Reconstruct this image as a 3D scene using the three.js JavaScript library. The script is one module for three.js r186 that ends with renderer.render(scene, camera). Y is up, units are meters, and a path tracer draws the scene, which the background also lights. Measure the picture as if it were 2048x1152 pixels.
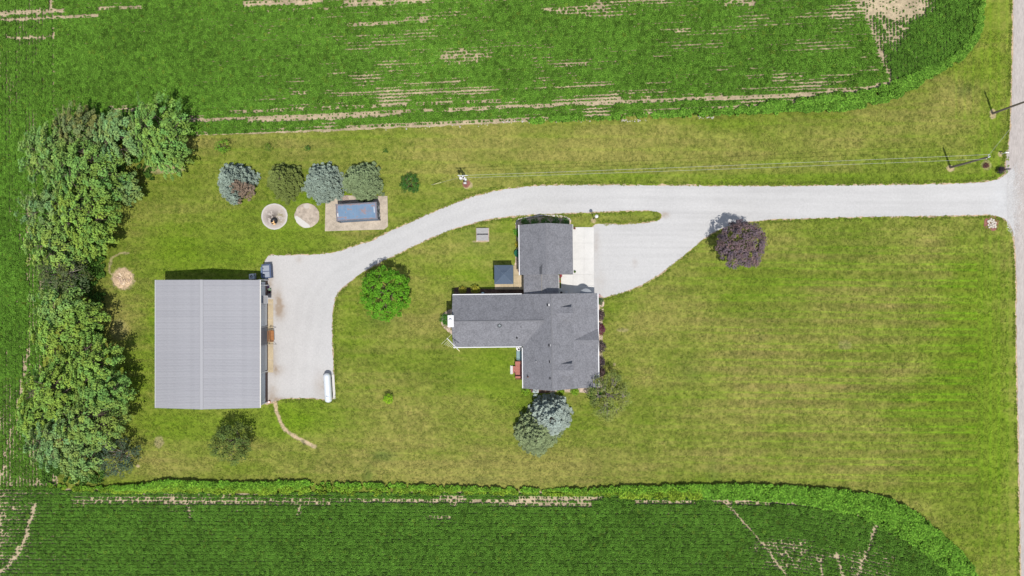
import * as THREE from 'three';
import { mergeGeometries } from 'three/addons/utils/BufferGeometryUtils.js';
import { RoundedBoxGeometry } from 'three/addons/geometries/RoundedBoxGeometry.js';

// ---------------------------------------------------------------- camera, sky, sun, exposure
const ALT = 108, PPM = 13;                       // camera height (m), photo pixels per metre on the ground
const scene = new THREE.Scene();
const camera = new THREE.PerspectiveCamera(2 * Math.atan((576 / PPM) / ALT) * 180 / Math.PI, 16 / 9, 1, 6000);
camera.position.set(0, ALT, 0); camera.up.set(0, 0, -1); camera.lookAt(0, 0, 0);
scene.add(camera);
const renderer = new THREE.WebGLRenderer({ antialias: true });
renderer.toneMapping = THREE.LinearToneMapping;
renderer.toneMappingExposure = 1.27;
renderer.shadowMap.enabled = true;
const SUN = new THREE.Vector3(0.125, 1, 0.345).normalize();
const sun = new THREE.DirectionalLight(new THREE.Color(1, 0.955, 0.89), 3.9);
sun.position.copy(SUN).multiplyScalar(200); sun.castShadow = true;
sun.shadow.mapSize.set(4096, 4096); sun.shadow.radius = 1.2;
Object.assign(sun.shadow.camera, { left: -110, right: 110, top: 80, bottom: -80, near: 10, far: 400 });
scene.add(sun, sun.target);

// ---------------------------------------------------------------- random and noise
function mulberry(a) { return () => { a |= 0; a = a + 0x6D2B79F5 | 0; let t = Math.imul(a ^ a >>> 15, 1 | a); t = t + Math.imul(t ^ t >>> 7, 61 | t) ^ t; return ((t ^ t >>> 14) >>> 0) / 4294967296; }; }
let rnd = mulberry(7);
const rr = (a, b) => a + (b - a) * rnd();
function h2(x, y, s = 0) { let h = Math.imul(x, 374761393) + Math.imul(y, 668265263) + Math.imul(s, 974634777) | 0; h = Math.imul(h ^ h >>> 13, 1274126177); h ^= h >>> 16; return (h >>> 0) / 4294967296; }
function vn(x, y, s = 0) {
  const i = Math.floor(x), j = Math.floor(y); let u = x - i, v = y - j; u = u * u * (3 - 2 * u); v = v * v * (3 - 2 * v);
  const a = h2(i, j, s), b = h2(i + 1, j, s), c = h2(i, j + 1, s), d = h2(i + 1, j + 1, s);
  return a + (b - a) * u + (c - a) * v + (a - b - c + d) * u * v;
}
function fbm(x, y, s = 0, n = 3) { let r = 0, a = 0.5, t = 0; for (let k = 0; k < n; k++) { r += a * vn(x, y, s + k); t += a; a *= 0.5; x = x * 2.03 + 11.3; y = y * 2.03 + 5.7; } return r / t; }
const sstep = (a, b, x) => { x = Math.min(1, Math.max(0, (x - a) / (b - a))); return x * x * (3 - 2 * x); };
const lerp = (a, b, t) => a + (b - a) * t;
const lin = (r, g, b) => new THREE.Color().setRGB(r, g, b);

// sky: clear summer blue with soft scattered clouds
{
  const W = 256, H = 128, d = new Float32Array(W * H * 4);
  for (let j = 0; j < H; j++) for (let i = 0; i < W; i++) {
    const el = ((j + 0.5) / H - 0.5) * Math.PI, az = (i + 0.5) / W * Math.PI * 2, up = Math.max(0, Math.sin(el));
    let c = [lerp(0.6, 0.23, Math.pow(up, 0.5)), lerp(0.66, 0.29, Math.pow(up, 0.5)), lerp(0.74, 0.43, Math.pow(up, 0.5))];
    if (el > 0) {
      const px = Math.cos(az) * Math.cos(el) / (up + 0.25), pz = Math.sin(az) * Math.cos(el) / (up + 0.25);
      const cl = sstep(0.52, 0.75, fbm(px * 2.2 + 40, pz * 2.2 + 40, 91, 4)) * 0.8;
      c = c.map((v, k) => lerp(v, [0.75, 0.76, 0.78][k], cl));
    } else c = [0.2, 0.23, 0.13];
    d.set([c[0], c[1], c[2], 1], (j * W + i) * 4);
  }
  const t = new THREE.DataTexture(d, W, H, THREE.RGBAFormat, THREE.FloatType);
  t.mapping = THREE.EquirectangularReflectionMapping; t.magFilter = THREE.LinearFilter; t.minFilter = THREE.LinearFilter; t.wrapS = THREE.RepeatWrapping; t.needsUpdate = true;
  scene.background = t; scene.environment = t;
}

// ---------------------------------------------------------------- helpers
const names = new Map();
function numbered(n) { const k = names.get(n) || 0; names.set(n, k + 1); return k ? `${n}_${String(k).padStart(3, '0')}` : n; }
function tag(o, label, category, group, kind) { if (label) o.userData.label = label; if (category) o.userData.category = category; if (group) o.userData.group = group; if (kind) o.userData.kind = kind; return o; }
function thing(name, label, category, pos = [0, 0, 0], turn = 0, group) {
  const o = new THREE.Group(); o.name = numbered(name); o.position.set(...pos); o.rotation.y = turn; scene.add(o);
  return tag(o, label, category, group);
}
function obj(name, geo, m, parent = scene) {
  const g = Array.isArray(geo) ? (geo.length > 1 ? mergeGeometries(geo.map(clean)) : geo[0]) : geo;
  const o = new THREE.Mesh(g, m); o.name = parent === scene ? numbered(name) : name; o.castShadow = o.receiveShadow = true; parent.add(o); return o;
}
function struct(name, geo, m, label, category) { const o = obj(name, geo, m); return tag(o, label, category, null, 'structure'); }
function clean(g) { const r = g.index ? g.toNonIndexed() : g.clone(); for (const k of Object.keys(r.attributes)) if (!['position', 'normal', 'uv', 'color'].includes(k)) r.deleteAttribute(k); return r; }
const W = (px, py, h = 0) => [(px - 1024) / PPM * (1 - h / ALT), h, (py - 576) / PPM * (1 - h / ALT)];   // where a photo pixel lies at height h
const Wv = (px, py, h = 0) => new THREE.Vector3(...W(px, py, h));
function bx(x0, x1, y0, y1, z0, z1, r = 0) {
  const g = r ? new RoundedBoxGeometry(x1 - x0, y1 - y0, z1 - z0, 2, r) : new THREE.BoxGeometry(x1 - x0, y1 - y0, z1 - z0);
  return g.translate((x0 + x1) / 2, (y0 + y1) / 2, (z0 + z1) / 2);
}
const UPV = new THREE.Vector3(0, 1, 0);
function rod(a, b, r0, r1 = r0, seg = 8) {
  a = a.isVector3 ? a : new THREE.Vector3(...a); b = b.isVector3 ? b : new THREE.Vector3(...b);
  const d = b.clone().sub(a), L = d.length();
  const g = new THREE.CylinderGeometry(r1, r0, L, seg, 1);
  g.translate(0, L / 2, 0).applyQuaternion(new THREE.Quaternion().setFromUnitVectors(UPV, d.normalize())).translate(a.x, a.y, a.z);
  return g;
}
const cyl = (x, y0, y1, z, r0, r1 = r0, seg = 20) => rod([x, y0, z], [x, y1, z], r0, r1, seg);
const lathe = (pts, seg = 24) => new THREE.LatheGeometry(pts.map(p => new THREE.Vector2(p[0], p[1])), seg);
const mat = (c, rough = 0.8, o = {}) => new THREE.MeshPhysicalMaterial({ color: c, roughness: rough, specularIntensity: rough > 0.68 ? 0.12 : 0.6, ...o });
// data texture: fn(x, y) of texel 0..1 -> linear [r, g, b]
function tex(w, h, fn, { srgb = true, wrap = false } = {}) {
  const d = new Uint8Array(w * h * 4), enc = v => { v = Math.min(1, Math.max(0, v)); return Math.round(255 * (srgb ? (v <= 0.0031308 ? 12.92 * v : 1.055 * Math.pow(v, 1 / 2.4) - 0.055) : v)); };
  for (let j = 0; j < h; j++) for (let i = 0; i < w; i++) { const c = fn((i + 0.5) / w, (j + 0.5) / h, i, j), k = (j * w + i) * 4; d[k] = enc(c[0]); d[k + 1] = enc(c[1]); d[k + 2] = enc(c[2]); d[k + 3] = 255; }
  const t = new THREE.DataTexture(d, w, h); t.magFilter = THREE.LinearFilter; t.minFilter = THREE.LinearMipmapLinearFilter; t.generateMipmaps = true; t.anisotropy = 8;
  if (srgb) t.colorSpace = THREE.SRGBColorSpace; if (wrap) t.wrapS = t.wrapT = THREE.RepeatWrapping; t.needsUpdate = true; return t;
}
// a tiling texture on geometry whose uv are metres
const tiled = (size, w, fn, o = {}) => { const t = tex(w, w, fn, { ...o, wrap: true }); t.repeat.set(1 / size, 1 / size); return t; };
function tvn(u, v, f, s) { const n = f, x = u * f, y = v * f, i = Math.floor(x), j = Math.floor(y); let a = x - i, b = y - j; a = a * a * (3 - 2 * a); b = b * b * (3 - 2 * b); const m = k => ((k % n) + n) % n; return lerp(lerp(h2(m(i), m(j), s), h2(m(i + 1), m(j), s), a), lerp(h2(m(i), m(j + 1), s), h2(m(i + 1), m(j + 1), s), a), b); }
const speckle = (base, amp, s, fs = [256, 90, 24, 8]) => (u, v) => { let n = 0; for (let k = 0; k < fs.length; k++) n += (tvn(u, v, fs[k], s + k) - 0.5); n *= amp * 1.6 / Math.sqrt(fs.length); return base.map(c => c * (1 + n)); };
function smooth(pts, step = 0.3, closed = true) {        // photo pixel outline -> dense world outline
  const v = pts.map(p => Wv(p[0], p[1])), c = new THREE.CatmullRomCurve3(v, closed, 'centripetal'); c.arcLengthDivisions = 600;
  return c.getSpacedPoints(Math.ceil(c.getLength() / step));
}
function jag(pts, amp, f = 1.6, s = 3) { return pts.map((p, i) => { const a = pts[(i + 1) % pts.length], b = pts[(i - 1 + pts.length) % pts.length]; let nx = a.z - b.z, nz = b.x - a.x; const l = Math.hypot(nx, nz) || 1; const o = (fbm(p.x * f, p.z * f, s, 3) - 0.5) * 2 * amp; return new THREE.Vector3(p.x + nx / l * o, 0, p.z + nz / l * o); }); }
function sheet(pts, y, holes = []) {                     // flat sheet, uv = world metres (x, -z)
  const sh = new THREE.Shape(pts.map(p => new THREE.Vector2(p.x, -p.z)));
  for (const h of holes) sh.holes.push(new THREE.Path(h.map(p => new THREE.Vector2(p.x, -p.z))));
  return new THREE.ShapeGeometry(sh).rotateX(-Math.PI / 2).translate(0, y, 0);
}
function slabGeo(pts, y0, y1, bevel = 0.015) {
  const sh = new THREE.Shape(pts.map(p => new THREE.Vector2(p.x, -p.z)));
  return new THREE.ExtrudeGeometry(sh, { depth: y1 - y0 - bevel, bevelEnabled: true, bevelSize: bevel, bevelThickness: bevel, bevelOffset: -bevel, bevelSegments: 1 }).rotateX(-Math.PI / 2).translate(0, y0, 0);
}
const grow = (pts, d) => pts.map((p, i) => { const a = pts[(i + 1) % pts.length], b = pts[(i - 1 + pts.length) % pts.length]; let nx = a.z - b.z, nz = b.x - a.x; const l = Math.hypot(nx, nz) || 1; return new THREE.Vector3(p.x + nx / l * d, 0, p.z + nz / l * d); });
const area2 = pts => { let s = 0; for (let i = 0; i < pts.length; i++) { const a = pts[i], b = pts[(i + 1) % pts.length]; s += a.x * b.z - b.x * a.z; } return s; };
const outward = (pts, d) => grow(pts, area2(pts) > 0 ? d : -d);
const circlePx = (cx, cy, r, n = 40) => Array.from({ length: n }, (_, i) => Wv(cx + r * Math.cos(i / n * 6.2832), cy + r * Math.sin(i / n * 6.2832)));
const inPoly = (P, x, y) => { let c = false; for (let i = 0, j = P.length - 1; i < P.length; j = i++) { if ((P[i][1] > y) !== (P[j][1] > y) && x < (P[j][0] - P[i][0]) * (y - P[i][1]) / (P[j][1] - P[i][1]) + P[i][0]) c = !c; } return c; };
const segD = (x, y, a, b, c, d) => { const dx = c - a, dy = d - b; let t = ((x - a) * dx + (y - b) * dy) / (dx * dx + dy * dy); t = Math.min(1, Math.max(0, t)); return [Math.hypot(x - a - t * dx, y - b - t * dy), t]; };
const lineD = (x, y, L) => { let m = 1e9; for (let i = 0; i + 1 < L.length; i++) m = Math.min(m, segD(x, y, L[i][0], L[i][1], L[i + 1][0], L[i + 1][1])[0]); return m; };

// ---------------------------------------------------------------- ground: farmland to the horizon and the mown lawn
struct('ground', new THREE.PlaneGeometry(5000, 5000, 1, 1).rotateX(-Math.PI / 2).translate(0, -0.03, 0),
  (() => { const t = tex(512, 512, speckle([0.055, 0.11, 0.025], 0.5, 40, [128, 40, 12, 5]), { wrap: true }); t.repeat.set(90, 90); return mat(0xffffff, 0.95, { map: t }); })(),
  'flat green farmland running out to the horizon all round', 'farmland');

const LX0 = -104, LX1 = 104, LZ0 = -66, LZ1 = 66;
const dry = [[1250, 930, 330, 38, 0.9], [1000, 940, 200, 30, 0.7], [1500, 830, 140, 90, 0.45], [1330, 300, 260, 34, 0.75], [1000, 290, 170, 30, 0.5], [1650, 290, 130, 50, 0.5], [1890, 200, 60, 50, 0.5], [820, 850, 150, 60, 0.45], [1500, 620, 240, 70, 0.25], [330, 925, 90, 30, 0.5],
  [700, 925, 110, 26, 0.6], [240, 660, 28, 30, 0.7], [235, 620, 35, 24, 0.5], [265, 450, 50, 36, 0.35], [1330, 640, 100, 40, 0.35], [1600, 760, 170, 80, 0.35], [900, 330, 70, 30, 0.3], [560, 340, 120, 60, 0.3], [1260, 850, 100, 60, 0.35], [1800, 940, 120, 60, 0.2], [860, 650, 40, 60, 0.2], [1850, 1040, 60, 40, 0.3], [390, 290, 60, 16, 0.5], [640, 300, 160, 24, 0.35]];
const lush = [[350, 500, 60, 60, 0.8], [460, 520, 80, 40, 0.7], [560, 470, 90, 30, 0.6], [270, 760, 40, 60, 0.4], [350, 850, 90, 40, 0.6], [600, 830, 90, 40, 0.7], [560, 850, 50, 40, 0.5], [700, 650, 50, 100, 0.4], [940, 500, 60, 50, 0.6], [960, 560, 60, 40, 0.5], [1240, 610, 60, 30, 0.5], [1020, 440, 30, 14, 0.7],
  [1950, 600, 60, 200, 0.6], [1990, 900, 40, 160, 0.7], [1900, 760, 90, 200, 0.4], [1985, 150, 30, 150, 0.5], [1850, 380, 130, 30, 0.5], [1500, 360, 300, 10, 0.5], [640, 380, 40, 30, 0.6], [660, 390, 90, 12, 0.7], [310, 640, 20, 60, 0.6], [1000, 720, 60, 60, 0.4], [1010, 790, 60, 40, 0.4], [1480, 560, 120, 40, 0.4], [1180, 880, 60, 60, 0.35], [870, 560, 60, 60, 0.35]];
const darkSpots = [[1928, 182, 17, 12, 0.7], [768, 912, 24, 11, 0.6], [1380, 740, 22, 22, 0.3], [735, 945, 10, 20, 0.45], [1035, 350, 6, 18, 0.35], [640, 300, 8, 5, 0.2], [960, 470, 34, 40, 0.25], [760, 640, 40, 14, 0.3], [1790, 570, 5, 6, 0.4], [1520, 675, 10, 10, 0.4], [1430, 940, 14, 30, 0.35], [960, 960, 30, 8, 0.35]];
const soilLines = [[[[551, 803], [553, 822], [560, 842], [572, 860], [590, 873], [610, 882], [628, 893]], 3.4, 1], [[[258, 505], [240, 507], [226, 515], [220, 528], [219, 545], [227, 555]], 1.8, 0.6]];
const soilSpots = [[246, 557, 21, 20, 1], [1986, 228, 6, 9, 0.8], [1901, 337, 7, 6, 0.8], [2001, 308, 5, 6, 0.7], [935, 370, 9, 8, 0.7], [1187, 441, 5, 5, 0.75], [318, 884, 9, 11, 0.45], [276, 932, 4, 3, 0.8], [222, 522, 3, 8, 0.5], [1972, 331, 10, 9, 0.4], [430, 690, 0.1, 0.1, 0], [325, 338, 40, 9, 0.55], [960, 483, 15, 2, 0.6], [1229, 729, 3, 3, 0.6], [1120, 782, 60, 4, 0.5], [628, 893, 6, 4, 0.7], [1195, 620, 14, 40, 0], [1245, 660, 12, 4, 0.35], [240, 660, 20, 22, 0.18], [1690, 690, 12, 9, 0.2]];
function lawnColor(x, y) {                                 // x, y in photo pixels on the ground; linear base colour
  const big = fbm(x / 190, y / 120, 1, 4), mid = fbm(x / 38, y / 26, 9, 3), hor = fbm(x / 120, y / 9, 21, 2);
  const gr = vn(x / 2.2, y / 2.2, 31) - 0.5, gr2 = vn(x / 5.3, y / 4.1, 33) - 0.5, gr3 = h2(Math.floor(x / 1.2), Math.floor(y / 1.2), 35) - 0.5;
  let d = (big - 0.5) * 1.4 + (mid - 0.5) * 0.65 + (hor - 0.5) * 0.55 + 0.30, l = (mid - 0.5) * 0.8 + 0.12;
  for (const s of dry) { const q = ((x - s[0]) / s[2]) ** 2 + ((y - s[1]) / s[3]) ** 2; if (q < 5) d += s[4] * Math.exp(-q) * 0.75; }
  for (const s of lush) { const q = ((x - s[0]) / s[2]) ** 2 + ((y - s[1]) / s[3]) ** 2; if (q < 5) { d -= s[4] * Math.exp(-q) * 0.6; l += s[4] * Math.exp(-q) * 0.6; } }
  d += gr2 * 0.25; d = Math.min(1, Math.max(0, d)); l = Math.min(1, Math.max(0, l));
  const G = [0.129, 0.172, 0.021], D = [0.208, 0.194, 0.052], L = [0.120, 0.196, 0.011];
  let c = G.map((v, k) => lerp(lerp(v, L[k], l * (1 - d)), D[k], d * 0.85));
  // mowing lines: narrow lighter tracks where the mower turned the blades
  const rg = sstep(1200, 1750, x) * sstep(430, 560, y) * (1 - sstep(950, 1010, y));
  const wob = y - 0.012 * (x - 1700) + (vn(x / 160, 3, 61) - 0.5) * 3, ph = wob / 32.5 - Math.floor(wob / 32.5);
  let st = Math.exp(-(((ph - 0.2) / 0.045) ** 2)) + 0.85 * Math.exp(-(((ph - 0.55) / 0.045) ** 2)) - 0.35 * Math.exp(-(((ph - 0.8) / 0.14) ** 2));
  st *= (0.3 + 1.1 * rg) * (0.35 + 1.0 * fbm(x / 90, y / 30, 71, 2));
  if (y < 440 && y > 240) st = 0.6 * Math.exp(-((((y / 26 - Math.floor(y / 26)) - 0.5) / 0.12) ** 2)) * fbm(x / 120, y / 25, 77, 2);
  if (x > 1955 || (y < 240 && x > 1900)) { const q = x / 17 - Math.floor(x / 17); st = 0.5 * Math.exp(-(((q - 0.5) / 0.15) ** 2)); }
  const sv = 1 + 0.3 * st; c = [c[0] * (1 + 0.06 * st), c[1] * sv, c[2] * (1 - 0.2 * st)];
  for (const s of darkSpots) { const q = ((x - s[0]) / s[2]) ** 2 + ((y - s[1]) / s[3]) ** 2 + (mid - 0.5) * 2.2; if (q < 4) { const t = s[4] * Math.exp(-Math.max(0, q)); c = c.map((v, k) => lerp(v, [0.055, 0.10, 0.02][k], t)); } }
  let so = 0;
  for (const s of soilSpots) { const q = ((x - s[0]) / s[2]) ** 2 + ((y - s[1]) / s[3]) ** 2 + (gr2 + mid - 0.5) * 0.9; if (q < 3) so = Math.max(so, s[4] * (1 - sstep(0.7, 1.5, q))); }
  for (const s of soilLines) { const t = lineD(x + (mid - 0.5) * 6, y + gr2 * 3, s[0]); so = Math.max(so, s[2] * (1 - sstep(s[1] * 0.6, s[1] * 1.5, t))); }
  c = c.map((v, k) => lerp(v, [0.36, 0.28, 0.175][k], so));
  const n = (1.02 - 0.12 * sstep(0.5, 0.72, fbm(x / 75, y / 42, 41, 3))) * (1 + (big - 0.5) * 0.2) * (1 + gr * 0.42 + gr2 * 0.3 + gr3 * 0.36) * (1 - 0.32 * sstep(0.68, 0.85, vn(x / 4, y / 3.4, 37) * 0.6 + 0.4 * mid)) * (0.9 + 0.22 * fbm(x / 16, y / 10, 39, 2)); return [c[0] * n, c[1] * (n * 0.85 + 0.15), c[2] * n];
}
{
  const t = tex(2048, 1300, (u, v) => lawnColor(1024 + (LX0 + u * (LX1 - LX0)) * PPM, 576 + (LZ1 - v * (LZ1 - LZ0)) * PPM));
  const b = tiled(4, 256, (u, v) => { const n = 0.5 * h2(Math.floor(u * 256), Math.floor(v * 256), 3) + 0.5 * tvn(u, v, 64, 4); return [n, n, n]; }, { srgb: false }); b.repeat.set(52, 33);
  struct('lawn', new THREE.PlaneGeometry(LX1 - LX0, LZ1 - LZ0).rotateX(-Math.PI / 2), mat(0xffffff, 0.95, { map: t, bumpMap: b, bumpScale: 0.05 }), 'mown lawn with dry olive patches and mower lines around the farmhouse', 'lawn');
}

// ---------------------------------------------------------------- field soil, road, driveway
const upperEdge = [[372, 272], [500, 268], [660, 262], [800, 256], [1000, 246], [1130, 238], [1300, 229], [1430, 219], [1560, 212], [1680, 197], [1760, 176], [1830, 156], [1890, 130], [1930, 104], [1952, 70], [1959, 20], [1962, -60], [1964, -280]];
const upperField = [[-330, -280], [-330, 982], [40, 982], [112, 972], [108, 900], [82, 830], [78, 760], [92, 690], [110, 620], [104, 560], [88, 500], [100, 430], [126, 370], [150, 320], [220, 285], ...upperEdge];
const lowerField = [[-330, 974], [60, 974], [250, 982], [500, 986], [800, 984], [1000, 982], [1200, 984], [1420, 986], [1560, 992], [1680, 1016], [1760, 1040], [1820, 1075], [1880, 1122], [1912, 1165], [1940, 1250], [1950, 1440], [-330, 1440]];
const soilMat = mat(0xffffff, 0.95, { map: tiled(24, 1024, (u, v) => { const s = speckle([0.345, 0.28, 0.185], 0.42, 50, [512, 200, 60, 14])(u, v); return s; }), bumpMap: tiled(6, 256, (u, v) => { const n = tvn(u, v, 64, 8) * 0.6 + tvn(u, v, 128, 9) * 0.4; return [n, n, n]; }, { srgb: false }), bumpScale: 0.06 });
struct('field_soil', sheet(jag(smooth(upperField, 0.6), 0.25, 1.2, 5), 0.004), soilMat, 'pale tan soil of the field north and west of the yard', 'soil');
struct('field_soil', sheet(jag(smooth(lowerField, 0.6), 0.25, 1.2, 6), 0.004), soilMat, 'pale tan soil of the field south of the yard', 'soil');

const drive = [[2028, 337], [2012, 348], [1995, 359], [1960, 365], [1900, 368], [1700, 371], [1500, 372.5], [1300, 371], [1100, 371], [1050, 374], [1000, 381], [960, 390], [920, 403], [880, 419], [840, 437], [800, 454], [770, 468], [740, 483], [710, 492], [680, 502], [650, 508], [600, 510], [560, 511], [540, 511], [533, 515], [529, 528], [527, 545], [530, 562], [530, 700], [531, 806], [545, 804], [558, 799], [572, 797], [605, 796], [640, 797], [664, 797], [667, 750], [665, 700], [664, 650], [666, 620], [669, 600], [676, 585], [690, 571], [720, 548], [760, 524], [800, 505], [850, 481], [900, 460], [950, 445], [1000, 435], [1050, 430], [1100, 427.5], [1150, 425.5], [1200, 423.5], [1300, 421.5], [1318, 425], [1324, 434], [1318, 441], [1290, 446], [1240, 449.5], [1186, 453], [1186, 520], [1187, 590], [1202, 596], [1218, 592], [1250, 583], [1290, 566], [1330, 540], [1370, 508], [1410, 476], [1440, 458], [1480, 446], [1530, 440], [1600, 437], [1700, 434], [1850, 432], [1950, 430], [1985, 430], [2005, 436], [2020, 450], [2029, 470], [2024, 404]];
const drivePts = smooth(drive, 0.25), roadEdge = [[2030, -300], [2027, 0], [2024, 180], [2020, 270], [2012, 330], [2020, 400], [2027, 460], [2032, 520], [2034, 700], [2038, 900], [2042, 1152], [2046, 1460]];
const road = [...roadEdge, [2132, 1460], [2112, 576], [2104, -300]];
const roadPts = (() => { const a = smooth(roadEdge, 0.3, false), c = new THREE.Vector3(...W(2132, 1460)), d = new THREE.Vector3(...W(2112, 576)), e = new THREE.Vector3(...W(2104, -300)); return [...a, c, d, e]; })();
const vergeTex = tiled(10, 512, speckle([0.33, 0.25, 0.165], 0.55, 60, [256, 100, 30, 9]));
const vergeMat = mat(0xffffff, 0.95, { map: vergeTex, bumpMap: vergeTex, bumpScale: 0.04 });
struct('verge', sheet(jag(outward(drivePts, 0.13), 0.3, 2.2, 11), 0.008), vergeMat, 'thin tan dirt edge showing along the gravel driveway', 'verge');
struct('verge', sheet(jag(roadPts.map((p, i) => i < roadPts.length - 3 ? new THREE.Vector3(p.x - 0.22, 0, p.z) : p), 0.22, 2.0, 12), 0.008), vergeMat, 'crumbly dirt edge along the country road', 'verge');
{
  const GX0 = -40, GX1 = 80, GZ0 = -22, GZ1 = 22;
  const mid = [[1995, 401], [1500, 406], [1250, 398], [1060, 402], [960, 422], [880, 449], [800, 480], [720, 518], [660, 550], [625, 600], [610, 700], [608, 790]];
  const stains = [[556, 605, 8, 26, 0.9], [562, 620, 10, 16, 0.6], [548, 720, 8, 34, 0.35], [552, 740, 14, 10, 0.4], [545, 790, 10, 18, 0.5], [560, 800, 18, 6, 0.55], [1192, 490, 8, 34, 0.22], [1200, 560, 12, 18, 0.15], [1270, 527, 5, 8, 0.25], [598, 519, 7, 7, 0.22], [640, 770, 12, 24, 0.25], [1330, 430, 8, 6, 0.5], [2000, 400, 20, 40, -0.1], [655, 780, 10, 24, 0.3], [540, 570, 7, 40, 0.45]];
  const t = tex(2048, 750, (u, v) => {
    const x = 1024 + (GX0 + u * (GX1 - GX0)) * PPM, y = 576 + (GZ1 - v * (GZ1 - GZ0)) * PPM;
    const big = fbm(x / 70, y / 40, 131, 3) - 0.5, g = vn(x / 1.5, y / 1.5, 133) - 0.5, g2 = h2(Math.floor(x / 0.9), Math.floor(y / 0.9), 137) - 0.5, lane = (fbm(x / 160, y / 5, 139, 2) - 0.5) * sstep(1050, 1250, x);
    const td = lineD(x, y, mid) + (fbm(x / 30, y / 30, 143, 2) - 0.5) * 7, tr = 0.4 * (0.045 * Math.exp(-(((td - 11) / 4) ** 2)) - 0.05 * Math.exp(-((td / 5) ** 2)) - 0.05 * Math.exp(-(((td - 24) / 5) ** 2)));
    let s = 0; for (const e of stains) { const q = ((x - e[0]) / e[2]) ** 2 + ((y - e[1]) / e[3]) ** 2; if (q < 5) s += e[4] * Math.exp(-q) * (0.4 + 1.2 * fbm(x / 6, y / 6, 141, 2)); }
    const warm = sstep(720, 560, x) * 0.5;
    let c = [0.385, 0.380, 0.374].map((k, i) => k * (1.01 + big * 0.13 + g * 0.1 + g2 * 0.12 + lane * 0.13 + tr) * (1 - warm * [0.02, 0.06, 0.09][i]));
    return c.map((k, i) => lerp(k, [0.24, 0.18, 0.125][i], Math.max(-0.2, Math.min(0.85, s))));
  });
  const g = sheet(jag(drivePts, 0.13, 1.8, 13), 0.016), p = g.attributes.position, uv = g.attributes.uv;
  for (let i = 0; i < p.count; i++) uv.setXY(i, (p.getX(i) - GX0) / (GX1 - GX0), (GZ1 - p.getZ(i)) / (GZ1 - GZ0));
  struct('driveway', g, mat(0xffffff, 0.95, { map: t, bumpMap: t, bumpScale: 0.02 }), 'wide pale gravel driveway curving from the road to the barn yard', 'driveway');
  const rt = tex(256, 2048, (u, v) => { const x = u * 8, y = v * 120; const s = speckle([0.335, 0.305, 0.285], 0.16, 150, [128, 64])(u, v * 4); const tr = Math.exp(-(((x - 2.3) / 0.5) ** 2)) + Math.exp(-(((x - 4.1) / 0.5) ** 2)); const n = 1 + 0.05 * tr + (fbm(x * 1.2, y * 0.5, 151, 3) - 0.5) * 0.16 + (h2(Math.floor(u * 256), Math.floor(v * 2048), 5) - 0.5) * 0.14; return s.map(c => c * n); });
  const rg = sheet(jag(roadPts, 0.16, 1.8, 14), 0.012), rp = rg.attributes.position, ru = rg.attributes.uv;
  for (let i = 0; i < rp.count; i++) ru.setXY(i, (rp.getX(i) - 76) / 8, (rp.getZ(i) + 68) / 140);
  struct('road', rg, mat(0xffffff, 0.95, { map: rt, bumpMap: rt, bumpScale: 0.015 }), 'pinkish grey gravel country road along the right edge', 'road');
}

{ // driveway gravel dragged out over the road by turning tyres
  const g = new THREE.IcosahedronGeometry(1, 0), n = 9000, im = new THREE.InstancedMesh(g, mat(0xffffff, 0.95), n), o = new THREE.Object3D(), c = new THREE.Color(); im.name = numbered('loose_gravel'); im.castShadow = im.receiveShadow = true;
  for (let i = 0; i < n; i++) { const t = Math.abs(rnd() + rnd() + rnd() - 1.5) / 1.5, x = 2014 + t * 40, y = 402 + (rnd() + rnd() - 1) * (58 + t * 60), w = W(x, y), s = rr(0.012, 0.045); o.position.set(w[0], 0.022, w[2]); o.rotation.set(rnd() * 6, rnd() * 6, 0); o.scale.set(s * 1.4, s * 0.3, s * 1.2); o.updateMatrix(); im.setMatrixAt(i, o.matrix); const k = rr(0.42, 0.56); im.setColorAt(i, c.setRGB(k, k * 0.99, k * 0.98)); }
  scene.add(im); tag(im, 'pale loose gravel spilled from the driveway mouth onto the road', 'gravel', null, 'stuff');
}

// concrete: apron, pads, strip, patio
const concTex = tiled(8, 512, (u, v) => { const s = speckle([0.50, 0.488, 0.465], 0.09, 160, [256, 60, 14, 5])(u, v); return s; });
const whiteConc = mat(0xffffff, 0.85, { map: concTex });
const oldTex = tiled(9, 512, (u, v) => speckle([0.37, 0.315, 0.25], 0.3, 170, [256, 80, 22, 6])(u, v));
const oldConc = mat(0xffffff, 0.92, { map: oldTex, bumpMap: oldTex, bumpScale: 0.01 });
const tanTex = tiled(6, 512, (u, v) => speckle([0.38, 0.31, 0.205], 0.2, 180, [256, 60, 16, 5])(u, v));
const tanConc = mat(0xffffff, 0.9, { map: tanTex });
const rectPx = (x0, x1, y0, y1) => [Wv(x0, y0), Wv(x1, y0), Wv(x1, y1), Wv(x0, y1)];
{
  const a = thing('concrete_apron', 'bright white concrete apron in front of the garage and side entrance', 'apron'); a.userData.kind = 'structure'; delete a.userData.category;
  const xs = [1122, 1146, 1168, 1187.6], ys = [454.4, 486, 518, 549, 571, 592];
  for (let i = 0; i < 3; i++) for (let j = 0; j < 5; j++) { if (i === 0 && j < 3) continue; obj('slab', slabGeo(rectPx(xs[i] + 0.07, xs[i + 1] - 0.07, ys[j] + 0.07, ys[j + 1] - 0.07), -0.05, 0.1, 0.005), whiteConc, a); }
}
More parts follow.
